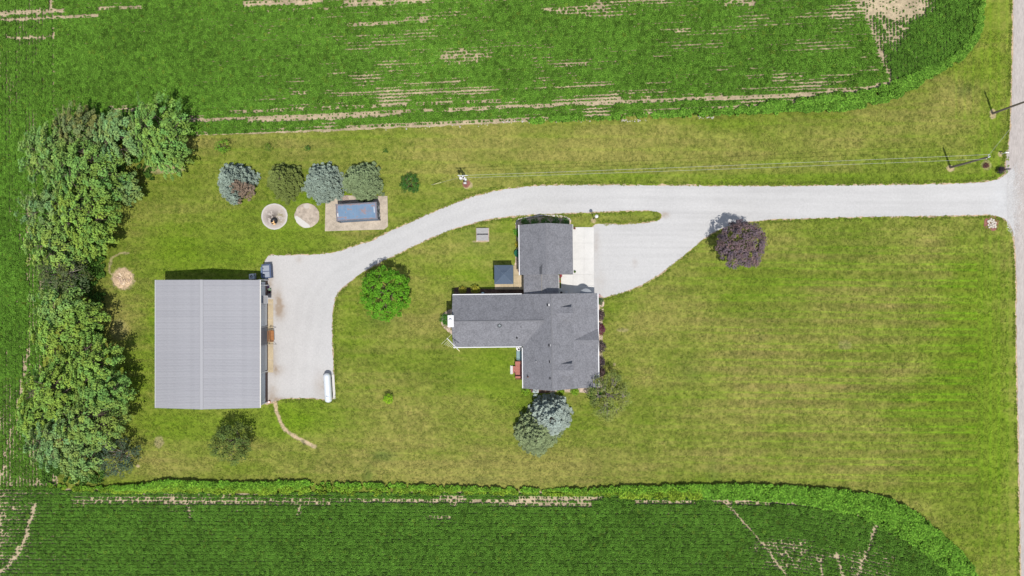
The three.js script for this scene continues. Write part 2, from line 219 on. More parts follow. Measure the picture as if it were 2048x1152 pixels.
{
  const s = thing('concrete_strip', 'tan concrete strip in slabs along the foot of the barn doors', 'strip'); s.userData.kind = 'structure'; delete s.userData.category;
  const ys = [598, 608, 636, 664, 692, 720, 745]; for (let j = 0; j < 6; j++) obj('slab', slabGeo(rectPx(532, 546.8, ys[j] + 0.3, ys[j + 1] - 0.3), -0.05, 0.05, 0.01), tanConc, s);
}
{
  const s = thing('patio', 'tan patio in an L round the gazebo beside the house', 'patio'); s.userData.kind = 'structure'; delete s.userData.category;
  for (const [x0, x1, y0, y1] of [[989.5, 1008, 531, 550], [1008, 1027, 531, 550], [1027, 1049, 531, 550], [989.5, 1008, 550, 566], [1008, 1027, 550, 566], [1027, 1049, 550, 566], [989.5, 1008, 566, 579], [1008, 1027, 566, 579], [1027, 1049, 566, 579]]) obj('slab', slabGeo(rectPx(x0 + 0.15, x1 - 0.15, y0 + 0.15, y1 - 0.15), -0.05, 0.06, 0.008), tanConc, s);
}
{
  const pts = smooth([[651, 410], [650.5, 436], [650, 462], [690, 461.5], [730, 460], [768, 458.5], [776, 453], [776, 420], [775, 392], [730, 392], [690, 394], [676, 404]], 0.4);
  // sharp-ish corners: use the raw outline
  const raw = [[651, 410], [650, 462.5], [768, 459], [776, 453], [775, 392], [700, 391], [652, 391]].map(p => Wv(...p));
  obj('concrete_pad', slabGeo(raw, -0.1, 0.09, 0.02), oldConc).userData = { kind: 'structure', label: 'weathered rectangular concrete pad under the blue container' };
}
const ashTex = (cx, cy, r, fn) => { const t = tex(256, 256, fn); return t; };
function discPad(label, px, py, r, fn) {
  const t = tex(256, 256, fn), R = r / PPM, n = 56, out = [];
  for (let i = 0; i < n; i++) { const a = i / n * 6.2832, q = R * (1 + (fbm(Math.cos(a) * 3 + px, Math.sin(a) * 3, 190, 3) - 0.5) * 0.09); out.push(new THREE.Vector3(Math.cos(a) * q, 0, Math.sin(a) * q)); }
  const g = slabGeo(out, -0.05, 0.07, 0.02), p = g.attributes.position, uv = g.attributes.uv; for (let i = 0; i < p.count; i++) uv.setXY(i, 0.5 + p.getX(i) / R / 2.2, 0.5 - p.getZ(i) / R / 2.2);
  const o = obj('concrete_pad', g, mat(0xffffff, 0.95, { map: t })); o.position.set(...W(px, py)); o.userData = { kind: 'structure', label }; return o;
}
discPad('round pale concrete pad stained with ash under the fire bowl', 549, 433, 26.3, (u, v) => {
  const x = (u - 0.5) * 2.2, y = (0.5 - v) * 2.2, r = Math.hypot(x, y), n = fbm(u * 12, v * 12, 200, 4), n2 = h2(Math.floor(u * 256), Math.floor(v * 256), 8) - 0.5;
  let c = [0.40, 0.355, 0.315].map(k => k * (0.86 + 0.28 * n + n2 * 0.1));
  const ash = Math.exp(-(((x + 0.1) / 0.62) ** 2 + ((y - 0.05) / 0.55) ** 2)) * sstep(0.4, 0.6, n + 0.1); c = c.map((k, i) => lerp(k, [0.085, 0.07, 0.06][i], ash * 0.95));
  const gr = Math.exp(-(((x - 0.48) / 0.25) ** 2 + ((y - 0.05) / 0.45) ** 2)) * sstep(0.35, 0.6, fbm(u * 16, v * 16, 205, 3)); c = c.map((k, i) => lerp(k, [0.2, 0.17, 0.075][i], gr * 0.85));
  return c.map(k => lerp(k, 0.48, sstep(0.86, 0.92, r) * 0.4));
});
discPad('round worn concrete pad with a paler broken patch, next to the fire bowl pad', 614, 431, 25, (u, v) => {
  const x = (u - 0.5) * 2.2, y = (0.5 - v) * 2.2, n = fbm(u * 13, v * 13, 210, 4), n2 = h2(Math.floor(u * 256), Math.floor(v * 256), 9) - 0.5;
  let c = [0.35, 0.295, 0.24].map(k => k * (0.6 + 0.75 * n + n2 * 0.12));
  const q = (x + 0.42) * 0.80 - (y - 0.58) * -0.0, w = segD(x, y, -0.85, 0.28, 0.05, 0.92)[0] + (n - 0.5) * 0.12; c = c.map((k, i) => lerp(k, [0.46, 0.445, 0.41][i], 1 - sstep(0.2, 0.25, w)));
  const w2 = ((x + 0.0) / 0.25) ** 2 + ((y + 0.75) / 0.2) ** 2 + (n - 0.5) * 1.2; return c.map((k, i) => lerp(k, [0.43, 0.39, 0.35][i], (1 - sstep(0.7, 1.3, w2)) * 0.8));
});

// planting beds
const mulchTex = tiled(5, 512, speckle([0.085, 0.055, 0.042], 0.7, 220, [256, 120, 50, 12]));
const mulchMat = mat(0xffffff, 0.95, { map: mulchTex, bumpMap: mulchTex, bumpScale: 0.05 });
const redMulch = mat(0xffffff, 0.95, { map: tiled(3, 256, speckle([0.2, 0.09, 0.07], 0.6, 225, [256, 120, 50, 12])), bumpMap: mulchTex, bumpScale: 0.05 });
const pebTex = tiled(4, 512, speckle([0.42, 0.33, 0.26], 0.5, 230, [200, 100, 40, 12]));
const pebMat = mat(0xffffff, 0.95, { map: pebTex, bumpMap: pebTex, bumpScale: 0.03 });
function bed(name, label, px, m, y = 0.02, amp = 0.08) { return struct(name, sheet(jag(smooth(px, 0.2), amp, 2.5, 17), y), m, label); }
bed('planting_bed', 'pale pebble bed along the front porch on the right of the house', [[1190, 590], [1206, 594], [1205, 640], [1205.5, 700], [1206, 755], [1206, 784], [1150, 784], [1120, 783], [1090, 783], [1090, 770], [1185, 765]], pebMat);
bed('planting_bed', 'dark mulch bed along the north wall of the west wing', [[908, 577], [960, 577], [1000, 578.5], [1052, 578.5], [1052, 600], [1000, 598], [960, 598], [910, 598]], mulchMat, 0.018);
bed('planting_bed', 'narrow tan bed along the left side of the garage', [[1032, 540], [1033, 500], [1033, 470], [1032.5, 445], [1040, 437], [1060, 446], [1056, 490], [1056, 540]], pebMat);
bed('planting_bed', 'shaded bed with shrubs against the gable end of the garage', [[1040, 441], [1060, 436], [1090, 434], [1120, 434], [1138, 437], [1142, 445], [1130, 456], [1090, 458], [1050, 458]], pebMat, 0.024);
bed('planting_bed', 'kidney shaped tan bed round the white chimney', [[906, 618], [894, 621], [884, 632], [882, 645], [887, 656], [897, 664], [906, 671], [914, 690], [922, 680], [920, 640], [918, 625]], pebMat);
bed('planting_bed', 'shaded bed at the south end wall of the house', [[1052, 768], [1055, 781], [1066, 785], [1085, 786], [1100, 784], [1100, 770]], mulchMat, 0.024);

// ---------------------------------------------------------------- crops
const STREAKS = [ // [points, half width, strength]
  [[[-200, 34], [0, 29], [60, 25], [128, 23]], 4.5, 1], [[[8, 40], [25, 41], [60, 38], [110, 36], [195, 32]], 3.2, 0.95], [[[12, 72], [24, 77], [50, 78], [80, 76], [112, 72]], 2.6, 0.95], [[[112, 72], [195, 70]], 1.4, 0.6], [[[200, 16], [285, 14]], 3, 1], [[[101, -60], [104, 18]], 2.6, 0.8], [[[60, -40], [66, 0]], 3, 0.8],
  [[[490, 11], [645, 2]], 4.6, 1], [[[690, 8], [860, -1]], 4.4, 1], [[[700, 48], [860, 40]], 2.6, 0.85], [[[745, 49], [800, 46]], 4, 0.8], [[[390, 58], [650, 50]], 1.6, 0.5], [[[500, 27], [720, 18]], 1.5, 0.5],
  [[[345, 239], [405, 238]], 4, 0.9], [[[405, 240], [600, 233], [760, 226]], 2.8, 0.95], [[[500, 243], [640, 237], [860, 224], [1000, 217]], 2.6, 0.95], [[[700, 233], [800, 227]], 5, 0.8], [[[1000, 217], [1200, 205], [1440, 194]], 3.4, 0.95], [[[1440, 197], [1600, 189], [1740, 178]], 2.8, 0.95], [[[1400, 201], [1560, 194]], 2, 0.8], [[[1690, 186], [1745, 176], [1812, 160]], 4.5, 0.9],
  [[[385, 271], [500, 268], [660, 260]], 2.6, 0.85], [[[690, 259], [800, 252], [1000, 243], [1130, 236]], 3.6, 0.75], [[[1130, 236], [1300, 226], [1460, 216], [1700, 192]], 1.8, 0.7], [[[460, 226], [620, 220], [900, 208], [1000, 203]], 1.7, 0.7], [[[540, 213], [700, 207]], 1.4, 0.5], [[[680, 188], [720, 186]], 2, 0.6], [[[580, 188], [610, 186]], 2, 0.6], [[[220, 218], [340, 215]], 2.4, 0.9], [[[230, 222], [280, 222]], 2.2, 0.8],
  [[[1722, -60], [1732, 20], [1744, 62], [1756, 90], [1766, 120]], 6, 0.8], [[[1766, 110], [1774, 140], [1780, 168]], 4, 0.65], [[[1085, 20], [1225, 12]], 2.6, 0.8], [[[1100, 24], [1180, 20]], 4, 0.6], [[[1195, 0], [1214, 26]], 5, 0.8], [[[1480, 0], [1500, 8]], 8, 0.6], [[[1330, 62], [1376, 60]], 2.4, 0.7], [[[890, 112], [990, 106]], 2.4, 0.7], [[[890, 118], [960, 114]], 2.4, 0.7], [[[920, 100], [936, 126]], 3, 0.6], [[[1100, 132], [1240, 124]], 1.8, 0.55],
  [[[57, 392], [59, 440], [60, 520], [60, 560]], 2.4, 0.8], [[[94, 368], [104, 400], [96, 420]], 3, 0.7], [[[116, 366], [122, 400]], 4.5, 0.9], [[[84, 562], [86, 600]], 2, 0.9], [[[91, 564], [93, 600]], 2, 0.9], [[[98, 566], [99, 600]], 2, 0.9], [[[58, 700], [50, 740], [44, 780], [38, 820]], 2.2, 0.75], [[[24, 860], [12, 905], [10, 960]], 3, 0.55], [[[100, 905], [114, 960]], 3, 0.7],
  [[[150, 1001], [300, 1000], [460, 1001], [640, 1003]], 7, 0.5], [[[330, 1002], [520, 1003]], 3, 0.8], [[[300, 997], [350, 996]], 4, 0.7], [[[640, 1003], [780, 1002], [900, 1003], [1000, 1004]], 3.2, 0.78], [[[880, 997], [930, 996]], 3, 0.6], [[[1000, 1005], [1180, 1007]], 4.2, 0.84], [[[1040, 998], [1200, 996]], 3.4, 0.8], [[[1270, 1004], [1390, 1004]], 2.6, 0.8], [[[1430, 1000], [1540, 1003], [1640, 1006]], 5, 0.84], [[[1640, 1006], [1700, 1018], [1750, 1036]], 3.6, 0.8], [[[1810, 1062], [1850, 1088]], 3.4, 0.7],
  [[[1446, 998], [1476, 1032], [1504, 1064], [1540, 1104], [1572, 1152], [1600, 1200]], 2.4, 0.9], [[[1758, 1032], [1748, 1062], [1738, 1090], [1724, 1124], [1712, 1152], [1700, 1220]], 3.6, 0.8], [[[1634, 1110], [1640, 1135], [1646, 1160]], 3, 0.85], [[[1670, 1108], [1682, 1140], [1690, 1180]], 3.2, 0.85], [[[1888, 1118], [1906, 1152], [1920, 1200]], 5, 0.75], [[[880, 1036], [900, 1034], [855, 1035]], 4, 0.7], [[[600, 1010], [596, 1034]], 4, 0.5], [[[376, 1010], [382, 1036]], 3, 0.6],
  [[[72, 1010], [60, 1046], [50, 1085], [26, 1120], [0, 1148], [-30, 1180]], 4, 0.85], [[[0, 950], [8, 1000], [0, 1060], [6, 1110]], 8, 0.4], [[[30, 960], [100, 966], [180, 972]], 6, 0.35]];
const PATCH = [[1795, 6, 56, 32, 1], [1760, -30, 60, 50, 1], [925, 116, 44, 13, 0.45], [1205, 22, 60, 14, 0.4], [1300, -8, 80, 12, 0.4], [1560, 1096, 60, 16, 0.35], [1600, 1120, 80, 20, 0.3], [20, 1060, 40, 80, 0.16], [15, 975, 40, 14, 0.25], [1740, 1130, 50, 30, 0.3], [1780, 60, 30, 30, 0.5], [1690, 30, 26, 20, 0.35], [1480, 6, 40, 8, 0.5]];
function bare(x, y) {
  let b = 0; const wx = x + (vn(x / 9, y / 9, 301) - 0.5) * 5, wy = y + (vn(x / 9, y / 9, 302) - 0.5) * 3.2;
  for (const s of STREAKS) { const L = s[0]; if (wy < Math.min(L[0][1], L[L.length - 1][1]) - 40 || wy > Math.max(L[0][1], L[L.length - 1][1]) + 40) continue; const d = lineD(wx, wy, L); if (d < s[1] * 2.2) b = Math.max(b, s[2] * (1 - sstep(s[1] * 0.55, s[1] * 1.7, d))); }
  for (const p of PATCH) { const q = ((x - p[0]) / p[2]) ** 2 + ((y - p[1]) / p[3]) ** 2; if (q < 2.4) b = Math.max(b, p[4] * (1 - sstep(0.5, 2.2, q + (fbm(x / 12, y / 7, 305, 2) - 0.5)))); }
  return b;
}
function leafPlant(n, len, wid, h, s, bend = 0.5) {         // arching leaves round a short stem
  const r = mulberry(s), P = [], C = [];
  for (let i = 0; i < n; i++) {
    const a = i * 2.39996 + r() * 0.6, l = len * (0.7 + 0.6 * r()), w = wid * (0.75 + 0.5 * r()), y0 = h * (0.25 + 0.6 * i / n), y1 = h * (0.6 + 0.5 * r()) + y0 * 0.3, y2 = y1 - bend * l * (0.5 + 0.7 * r());
    const ca = Math.cos(a), sa = Math.sin(a), q = (d, o, y) => [ca * d - sa * o, y, sa * d + ca * o];
    const b = q(0.02, 0, y0), m1 = q(l * 0.5, w / 2, y1), m2 = q(l * 0.5, -w / 2, y1), t = q(l, 0, y2);
    P.push(...b, ...m1, ...m2, ...m1, ...t, ...m2); const g = 0.5 + 1.0 * r(), wv = g > 1 ? 1 + (g - 1) * 0.35 : 1; for (let k = 0; k < 6; k++) C.push(g * wv, g, g * (g > 1 ? wv : 1));
  }
  const g = new THREE.BufferGeometry(); g.setAttribute('position', new THREE.Float32BufferAttribute(P, 3)); g.setAttribute('color', new THREE.Float32BufferAttribute(C, 3)); g.computeVertexNormals(); return g;
}
const cropMat = new THREE.MeshPhysicalMaterial({ roughness: 0.8, specularIntensity: 0.2, vertexColors: true, side: THREE.DoubleSide });
const tmpO = new THREE.Object3D(), tmpC = new THREE.Color();
function plantOut(name, label, category, geo, list, m = cropMat) {    // list of [x, z, scale, height scale, colour]
  const im = new THREE.InstancedMesh(geo, m, list.length); im.name = numbered(name); im.castShadow = im.receiveShadow = true;
  list.forEach((e, i) => { tmpO.position.set(e[0], 0, e[1]); tmpO.rotation.set((rnd() - 0.5) * 0.25, rnd() * 6.283, (rnd() - 0.5) * 0.25); tmpO.scale.set(e[2], e[3], e[2]); tmpO.updateMatrix(); im.setMatrixAt(i, tmpO.matrix); im.setColorAt(i, tmpC.setRGB(...e[4])); });
  scene.add(im); return tag(im, label, category, null, 'stuff');
}
const ROW = 6.6, STEP = 1.9;
function cropList(inside, rowFn, cRange, tRange, col, thin) {
  const out = [];
  for (let c = cRange[0]; c < cRange[1]; c += ROW) {
    const rowK = 0.9 + 0.2 * h2(Math.round(c), 5, 310);
    for (let t = tRange[0]; t < tRange[1]; t += STEP * (0.8 + 0.4 * rnd())) {
      const [x0, y0] = rowFn(c, t); if (x0 < -250 || x0 > 2000 || y0 < -150 || y0 > 1310 || !inside(x0, y0)) continue;
      const x = x0 + (rnd() - 0.5) * 1.7, y = y0 + (rnd() - 0.5) * 1.7, b = bare(x, y);
      let tiny = 1; if (rnd() < b * (b > 0.86 ? 1.1 : 0.92)) { if (rnd() > 0.22) continue; tiny = 0.3 + 0.3 * rnd(); }
      const vig = thin(x, y, c, t), s = tiny < 1 ? tiny : Math.max(0.35, vig * rowK * (0.85 + 0.3 * rnd()) * (1 - 0.55 * b));
      const tone = 0.62 + 0.76 * rnd() + (fbm(x / 60, y / 40, 312, 2) - 0.5) * 0.3 + (vn(x / 2.6, y / 2.6, 313) - 0.5) * 0.35, k = col(x, y);
      const yl = rnd() < 0.02 ? 1.3 : 1;
      const w = W(x, y); out.push([w[0], w[2], s, s * (0.7 + 0.75 * rnd()), [k[0] * tone * yl, k[1] * tone, k[2] * tone]]);
    }
  }
  return out;
}
const bLine = y => y < 0 ? 1722 : 1722 + (y / 168) * 58;      // where the east headland rows begin
const leftEdge = 110;
const inUpper = (x, y) => inPoly(upperField, x, y);
const streak = (x, y, sl, a) => { const v = y + sl * x; return 1 - a * sstep(0.46, 0.7, vn(x / 60, v / 6.6, 320) * 0.5 + 0.2 * vn(x / 9, v / 6.6, 321) + 0.3 * fbm(x / 150, y / 45, 323, 2)); };
const green1 = (x, y) => [0.074, 0.17, 0.017], green2 = () => [0.066, 0.157, 0.017];
const crop = leafPlant(15, 0.30, 0.125, 0.36, 77, 0.4);
plantOut('crop_rows', 'green crop in east to west rows filling the north field', 'crop', crop,
  cropList((x, y) => x > leftEdge && x < bLine(y) && inUpper(x, y) && !(y > 270), (c, t) => [t, c - 0.043 * (t - 1000) + 0.00000 * t], [-220, 360], [100, 1790], green1, (x, y) => 1.14 * streak(x, y, 0.043, 0.47 * sstep(250, 800, x) * (0.5 + 0.5 * sstep(60, 200, y)) + 0.1)));
plantOut('crop_rows', 'green crop in north to south rows down the west side of the trees', 'crop', crop,
  cropList((x, y) => x <= leftEdge + (y > 270 ? 130 : 0) && (y < 978) && inUpper(x, y), (c, t) => [c, t], [-246, 240], [-150, 985], green1, (x, y) => (1.0 - 0.16 * sstep(560, 860, y)) * streak(y, x, 0, 0.25)));
plantOut('crop_rows', 'green crop in north to south rows at the north field\'s rounded corner', 'crop', crop,
  cropList((x, y) => x >= bLine(y) && inUpper(x, y), (c, t) => [c + 0.03 * t, t], [1700, 1990], [-150, 240], () => [0.064, 0.152, 0.016], (x, y) => 0.95));
const inLower = (x, y) => inPoly(lowerField, x, y);
const eLine = y => 1758 - (y - 1032) * 0.4;
plantOut('crop_rows', 'dark green crop in east to west rows filling the south field', 'crop', crop,
  cropList((x, y) => y > 950 && inLower(x, y) && x < eLine(y), (c, t) => [t, c + 0.006 * (t - 600) + Math.max(0, t - 1450) ** 2 * 0.00042], [940, 1340], [-250, 1800], green2, (x, y) => (0.86 + 0.12 * sstep(60, 240, x)) * streak(x, y, 0, 0.06)));
plantOut('crop_rows', 'dark green crop in slanting rows in the south field\'s right corner', 'crop', crop,
  cropList((x, y) => inLower(x, y) && x >= eLine(y), (c, t) => [t, c + 0.27 * (t - 1750)], [930, 1330], [1640, 2000], green2, (x, y) => 0.98));

// ---------------------------------------------------------------- weeds along the field edges
const weed = leafPlant(16, 0.34, 0.2, 0.6, 91, 0.25), weedMat = cropMat;
function strip(lineTop, lineBot, n, col, dens) {
  const out = []; const c1 = new THREE.CatmullRomCurve3(lineTop.map(p => new THREE.Vector3(p[0], 0, p[1]))), c2 = new THREE.CatmullRomCurve3(lineBot.map(p => new THREE.Vector3(p[0], 0, p[1])));
  for (let i = 0; i < n; i++) {
    const t = rnd(), a = c1.getPoint(t), b = c2.getPoint(t), k = rnd(), x = lerp(a.x, b.x, k) + (rnd() - 0.5) * 3, y = lerp(a.z, b.z, k) + (rnd() - 0.5) * 3;
    const d = dens(x, y, k), nse = fbm(x / 14, y / 8, 340, 3); if (rnd() > d || nse < 0.42 - d * 0.1) continue;
    const w = W(x, y), s = (0.6 + 0.9 * nse) * (0.7 + 0.4 * d), tone = 0.5 + 0.9 * rnd(), q = col(x, y, k);
    out.push([w[0], w[2], s, s * (0.45 + 0.9 * vn(x / 10, y / 10, 345)), q.map(v => v * tone)]);
  }
  return out;
}
const brightG = () => [0.085, 0.27, 0.012];
plantOut('weeds', 'bright green strip of tall weeds along the south field edge', 'weeds', weed, [
  ...strip([[100, 966], [180, 972], [270, 972], [340, 963], [460, 966], [600, 964], [760, 967], [900, 972], [1000, 976], [1120, 978], [1250, 974], [1400, 971], [1520, 970], [1620, 976], [1700, 983], [1780, 1000], [1840, 1035], [1890, 1080], [1930, 1120], [1965, 1190]],
    [[110, 976], [180, 980], [270, 982], [340, 980], [460, 984], [600, 984], [760, 986], [900, 985], [1000, 984], [1120, 988], [1250, 990], [1400, 992], [1520, 996], [1620, 1006], [1700, 1026], [1780, 1060], [1840, 1096], [1880, 1130], [1915, 1165], [1940, 1230]], 15000,
    (x, y, k) => x > 1400 ? [0.066, 0.165, 0.013] : [lerp(0.07, 0.11, k), 0.18, 0.013], (x, y, k) => x < 230 ? 0.1 : x < 620 ? 1 - 0.5 * k : x < 1240 ? 0.34 - 0.16 * k : 1)]);
plantOut('weeds', 'bright green strip of weeds along the curved north field edge', 'weeds', weed, [
  ...strip([[1060, 240], [1130, 235], [1300, 226], [1450, 216], [1560, 206], [1640, 196], [1700, 188], [1780, 168], [1850, 140], [1910, 110], [1945, 70], [1958, 10], [1962, -120]],
    [[1060, 246], [1130, 242], [1300, 236], [1450, 230], [1560, 225], [1640, 222], [1700, 219], [1780, 200], [1860, 154], [1924, 114], [1951, 75], [1962, 10], [1966, -120]], 7000,
    () => [0.068, 0.165, 0.015], (x, y, k) => (x < 1500 ? 0.4 : x < 1860 ? 0.8 : 0.6) * (0.6 + 0.4 * vn(x / 8, y / 8, 347)))]);
plantOut('weeds', 'low rough weeds under the windbreak trees on the left', 'weeds', weed, (() => {
  const out = []; for (let i = 0; i < 9000; i++) {
    const y = rr(270, 965), cx = y < 380 ? lerp(250, 165, (y - 270) / 110) : 150, w2 = y < 360 ? 130 : 62, x = cx + (rnd() - 0.5) * 2 * w2; if (rnd() > 0.55 || fbm(x / 20, y / 20, 350, 2) < 0.42) continue;
    const w = W(x, y), s = rr(0.5, 1.1), t = rr(0.5, 1); out.push([w[0], w[2], s, s, [0.05 * t, 0.12 * t, 0.015 * t]]);
  } return out;
})());
// grass tufts that soften the edges of the driveway and the road
const tuft = leafPlant(9, 0.16, 0.05, 0.16, 95, 0.3);
{
  const out = [], edge = (pts, off, n) => { for (let i = 0; i < n; i++) { const k = Math.floor(rnd() * (pts.length - 1)), p = pts[k], q = pts[k + 1]; const t = rnd(), x = lerp(p.x, q.x, t), z = lerp(p.z, q.z, t); let nx = q.z - p.z, nz = p.x - q.x; const l = Math.hypot(nx, nz) || 1; const o = off + Math.abs(rnd() + rnd() - 1) * 0.5 - 0.05; if (fbm(x * 0.7, z * 0.7, 360, 2) < 0.4 || (x < -35 && x > -40 && z < 18)) continue; if (Math.hypot(p.x - q.x, p.z - q.z) > 1 || (x > 12 && x < 13.5 && z > -10 && z < 1.5)) continue; const s = rr(0.5, 1.1), c = rr(0.75, 1.3); out.push([x + nx / l * o, z + nz / l * o, s, s, [0.115 * c, 0.165 * c, 0.02 * c]]); } };
  const sgn = area2(drivePts) > 0 ? 1 : -1; const dp = sgn > 0 ? drivePts : drivePts.slice().reverse();
  edge(dp.filter(p => p.x < 75.8 && Math.abs(p.x) < 200 && !(p.x > 12 && p.x < 13.2 && p.z > -10 && p.z < 2)), 0.3, 4200);
  const re = smooth(roadEdge, 0.3, false).filter(p => p.z < -18.5 || p.z > -7); edge(re.slice(0, -1).reverse().filter(p => p.z < -18.5), 0.3, 900); edge(re.slice().reverse().filter(p => p.z > -7), 0.3, 1300);
  plantOut('grass_tufts', 'ragged grass tufts along the driveway and road edges', 'grass', tuft, out);
}
{ // grass blades standing in the mown lawn
  const geo = leafPlant(7, 0.13, 0.045, 0.09, 97, 0.2), out = [], skip = [[908, 1200, 444, 786], [334, 548, 556, 812], [648, 778, 388, 464], [520, 642, 404, 462], [950, 982, 454, 486], [985, 1052, 526, 600]];
  while (out.length < 130000) {
    const x = rr(100, 2018), y = rr(60, 1152); if (inPoly(drive, x, y) || inPoly(lowerField, x, y) || inPoly(upperField, x, y) || skip.some(b => x > b[0] && x < b[1] && y > b[2] && y < b[3])) continue;
    if (vn(x / 7, y / 6, 365) < 0.3 + 0.2 * rnd()) continue;
    const k = rr(0.84, 1.22), c = lawnColor(x, y), w = W(x, y), s = rr(0.6, 1.25); if (c[0] > c[1] * 1.15) continue; out.push([w[0], w[2], s, s * rr(0.6, 1.1), [c[0] * k, c[1] * k * 1.04, c[2] * k]]);
  }
  plantOut('lawn_grass', 'short grass blades of the mown lawn', 'grass', geo, out);
}
// pale stones thrown out along the north field edge
const stoneMat = mat(0xffffff, 0.9, { map: tiled(1, 128, speckle([0.4, 0.37, 0.33], 0.3, 370, [64, 20, 8])) });
function stoneGeo(s, seed, flat = 0.6) { const g = new THREE.IcosahedronGeometry(s, 1), p = g.attributes.position; for (let i = 0; i < p.count; i++) { const x = p.getX(i), y = p.getY(i), z = p.getZ(i), k = 0.8 + 0.45 * vn(x / s * 1.7 + seed * 9 + 50, y / s * 1.7 + z / s * 1.3 + 50, 380); p.setXYZ(i, x * k, y * k * flat, z * k); } g.computeVertexNormals(); return g; }
{
  const gs = []; for (let i = 0; i < 90; i++) { const x = [rr(1108, 1180), rr(1238, 1298), rr(1395, 1430), rr(1000, 1060), rr(700, 1000)][Math.floor(rnd() * 5)], y = x > 1380 ? 234 + rr(-3, 3) : x > 1000 ? 243 - (x - 1100) * 0.012 + rr(-2, 2) : 262 - (x - 700) * 0.045 + rr(-3, 3); const w = W(x, y), s = rr(0.05, 0.13); gs.push(stoneGeo(s, i).translate(w[0], s * 0.3, w[2])); }
  tag(obj('field_stones', gs, stoneMat), 'scatter of pale stones along the lawn side of the north field', 'stones', null, 'stuff');
}

// ---------------------------------------------------------------- trees
class LeafMesh {
  constructor() { this.P = []; this.C = []; }
  leaf(x, y, z, n, l, w, ang, c) {                          // a folded leaf with normal near n
    let tx, ty, tz; if (Math.abs(n[1]) < 0.9) { tx = n[2]; ty = 0; tz = -n[0]; } else { tx = 1; ty = 0; tz = 0; }
    let d = tx * n[0] + ty * n[1] + tz * n[2]; tx -= d * n[0]; ty -= d * n[1]; tz -= d * n[2]; let q = Math.hypot(tx, ty, tz) || 1; tx /= q; ty /= q; tz /= q;
    const bx_ = n[1] * tz - n[2] * ty, by = n[2] * tx - n[0] * tz, bz = n[0] * ty - n[1] * tx, ca = Math.cos(ang), sa = Math.sin(ang);
    const ux = tx * ca + bx_ * sa, uy = ty * ca + by * sa, uz = tz * ca + bz * sa, vx = -tx * sa + bx_ * ca, vy = -ty * sa + by * ca, vz = -tz * sa + bz * ca, f = w * 0.18;
    const a = [x - ux * l / 2, y - uy * l / 2, z - uz * l / 2], b = [x + ux * l / 2, y + uy * l / 2, z + uz * l / 2];
    const e = [x + vx * w / 2 + n[0] * f, y + vy * w / 2 + n[1] * f, z + vz * w / 2 + n[2] * f], g = [x - vx * w / 2 + n[0] * f, y - vy * w / 2 + n[1] * f, z - vz * w / 2 + n[2] * f];
    this.P.push(...a, ...e, ...b, ...a, ...b, ...g); for (let k = 0; k < 6; k++) this.C.push(c[0], c[1], c[2]);
  }
  blade(x, y, z, d, l, w, lift, c) {                       // needle spray blade pointing along d (unit, horizontal part) from its base
    const hl = Math.hypot(d[0], d[2]) || 1, sx = -d[2] / hl * w / 2, sz = d[0] / hl * w / 2, mx = x + d[0] * l * 0.5, my = y + d[1] * l * 0.5 + lift, mz = z + d[2] * l * 0.5, ex = x + d[0] * l, ey = y + d[1] * l, ez = z + d[2] * l;
    this.P.push(x, y, z, mx - sx, my, mz - sz, mx + sx, my, mz + sz, mx - sx, my, mz - sz, ex, ey, ez, mx + sx, my, mz + sz); for (let k = 0; k < 6; k++) this.C.push(c[0], c[1], c[2]);
  }
  build() { const g = new THREE.BufferGeometry(); g.setAttribute('position', new THREE.Float32BufferAttribute(this.P, 3)); g.setAttribute('color', new THREE.Float32BufferAttribute(this.C, 3)); g.computeVertexNormals(); return g; }
}
const leafMat = new THREE.MeshPhysicalMaterial({ roughness: 0.8, specularIntensity: 0.2, vertexColors: true, side: THREE.DoubleSide });
const barkMat = mat(0xffffff, 0.95, { map: tiled(1, 128, speckle([0.14, 0.11, 0.085], 0.6, 390, [64, 24, 10])) });
const greyBark = mat(0xffffff, 0.95, { map: tiled(1, 128, speckle([0.27, 0.235, 0.2], 0.5, 395, [64, 24, 10])) });
const norm3 = (a) => { const l = Math.hypot(...a) || 1; return a.map(v => v / l); };
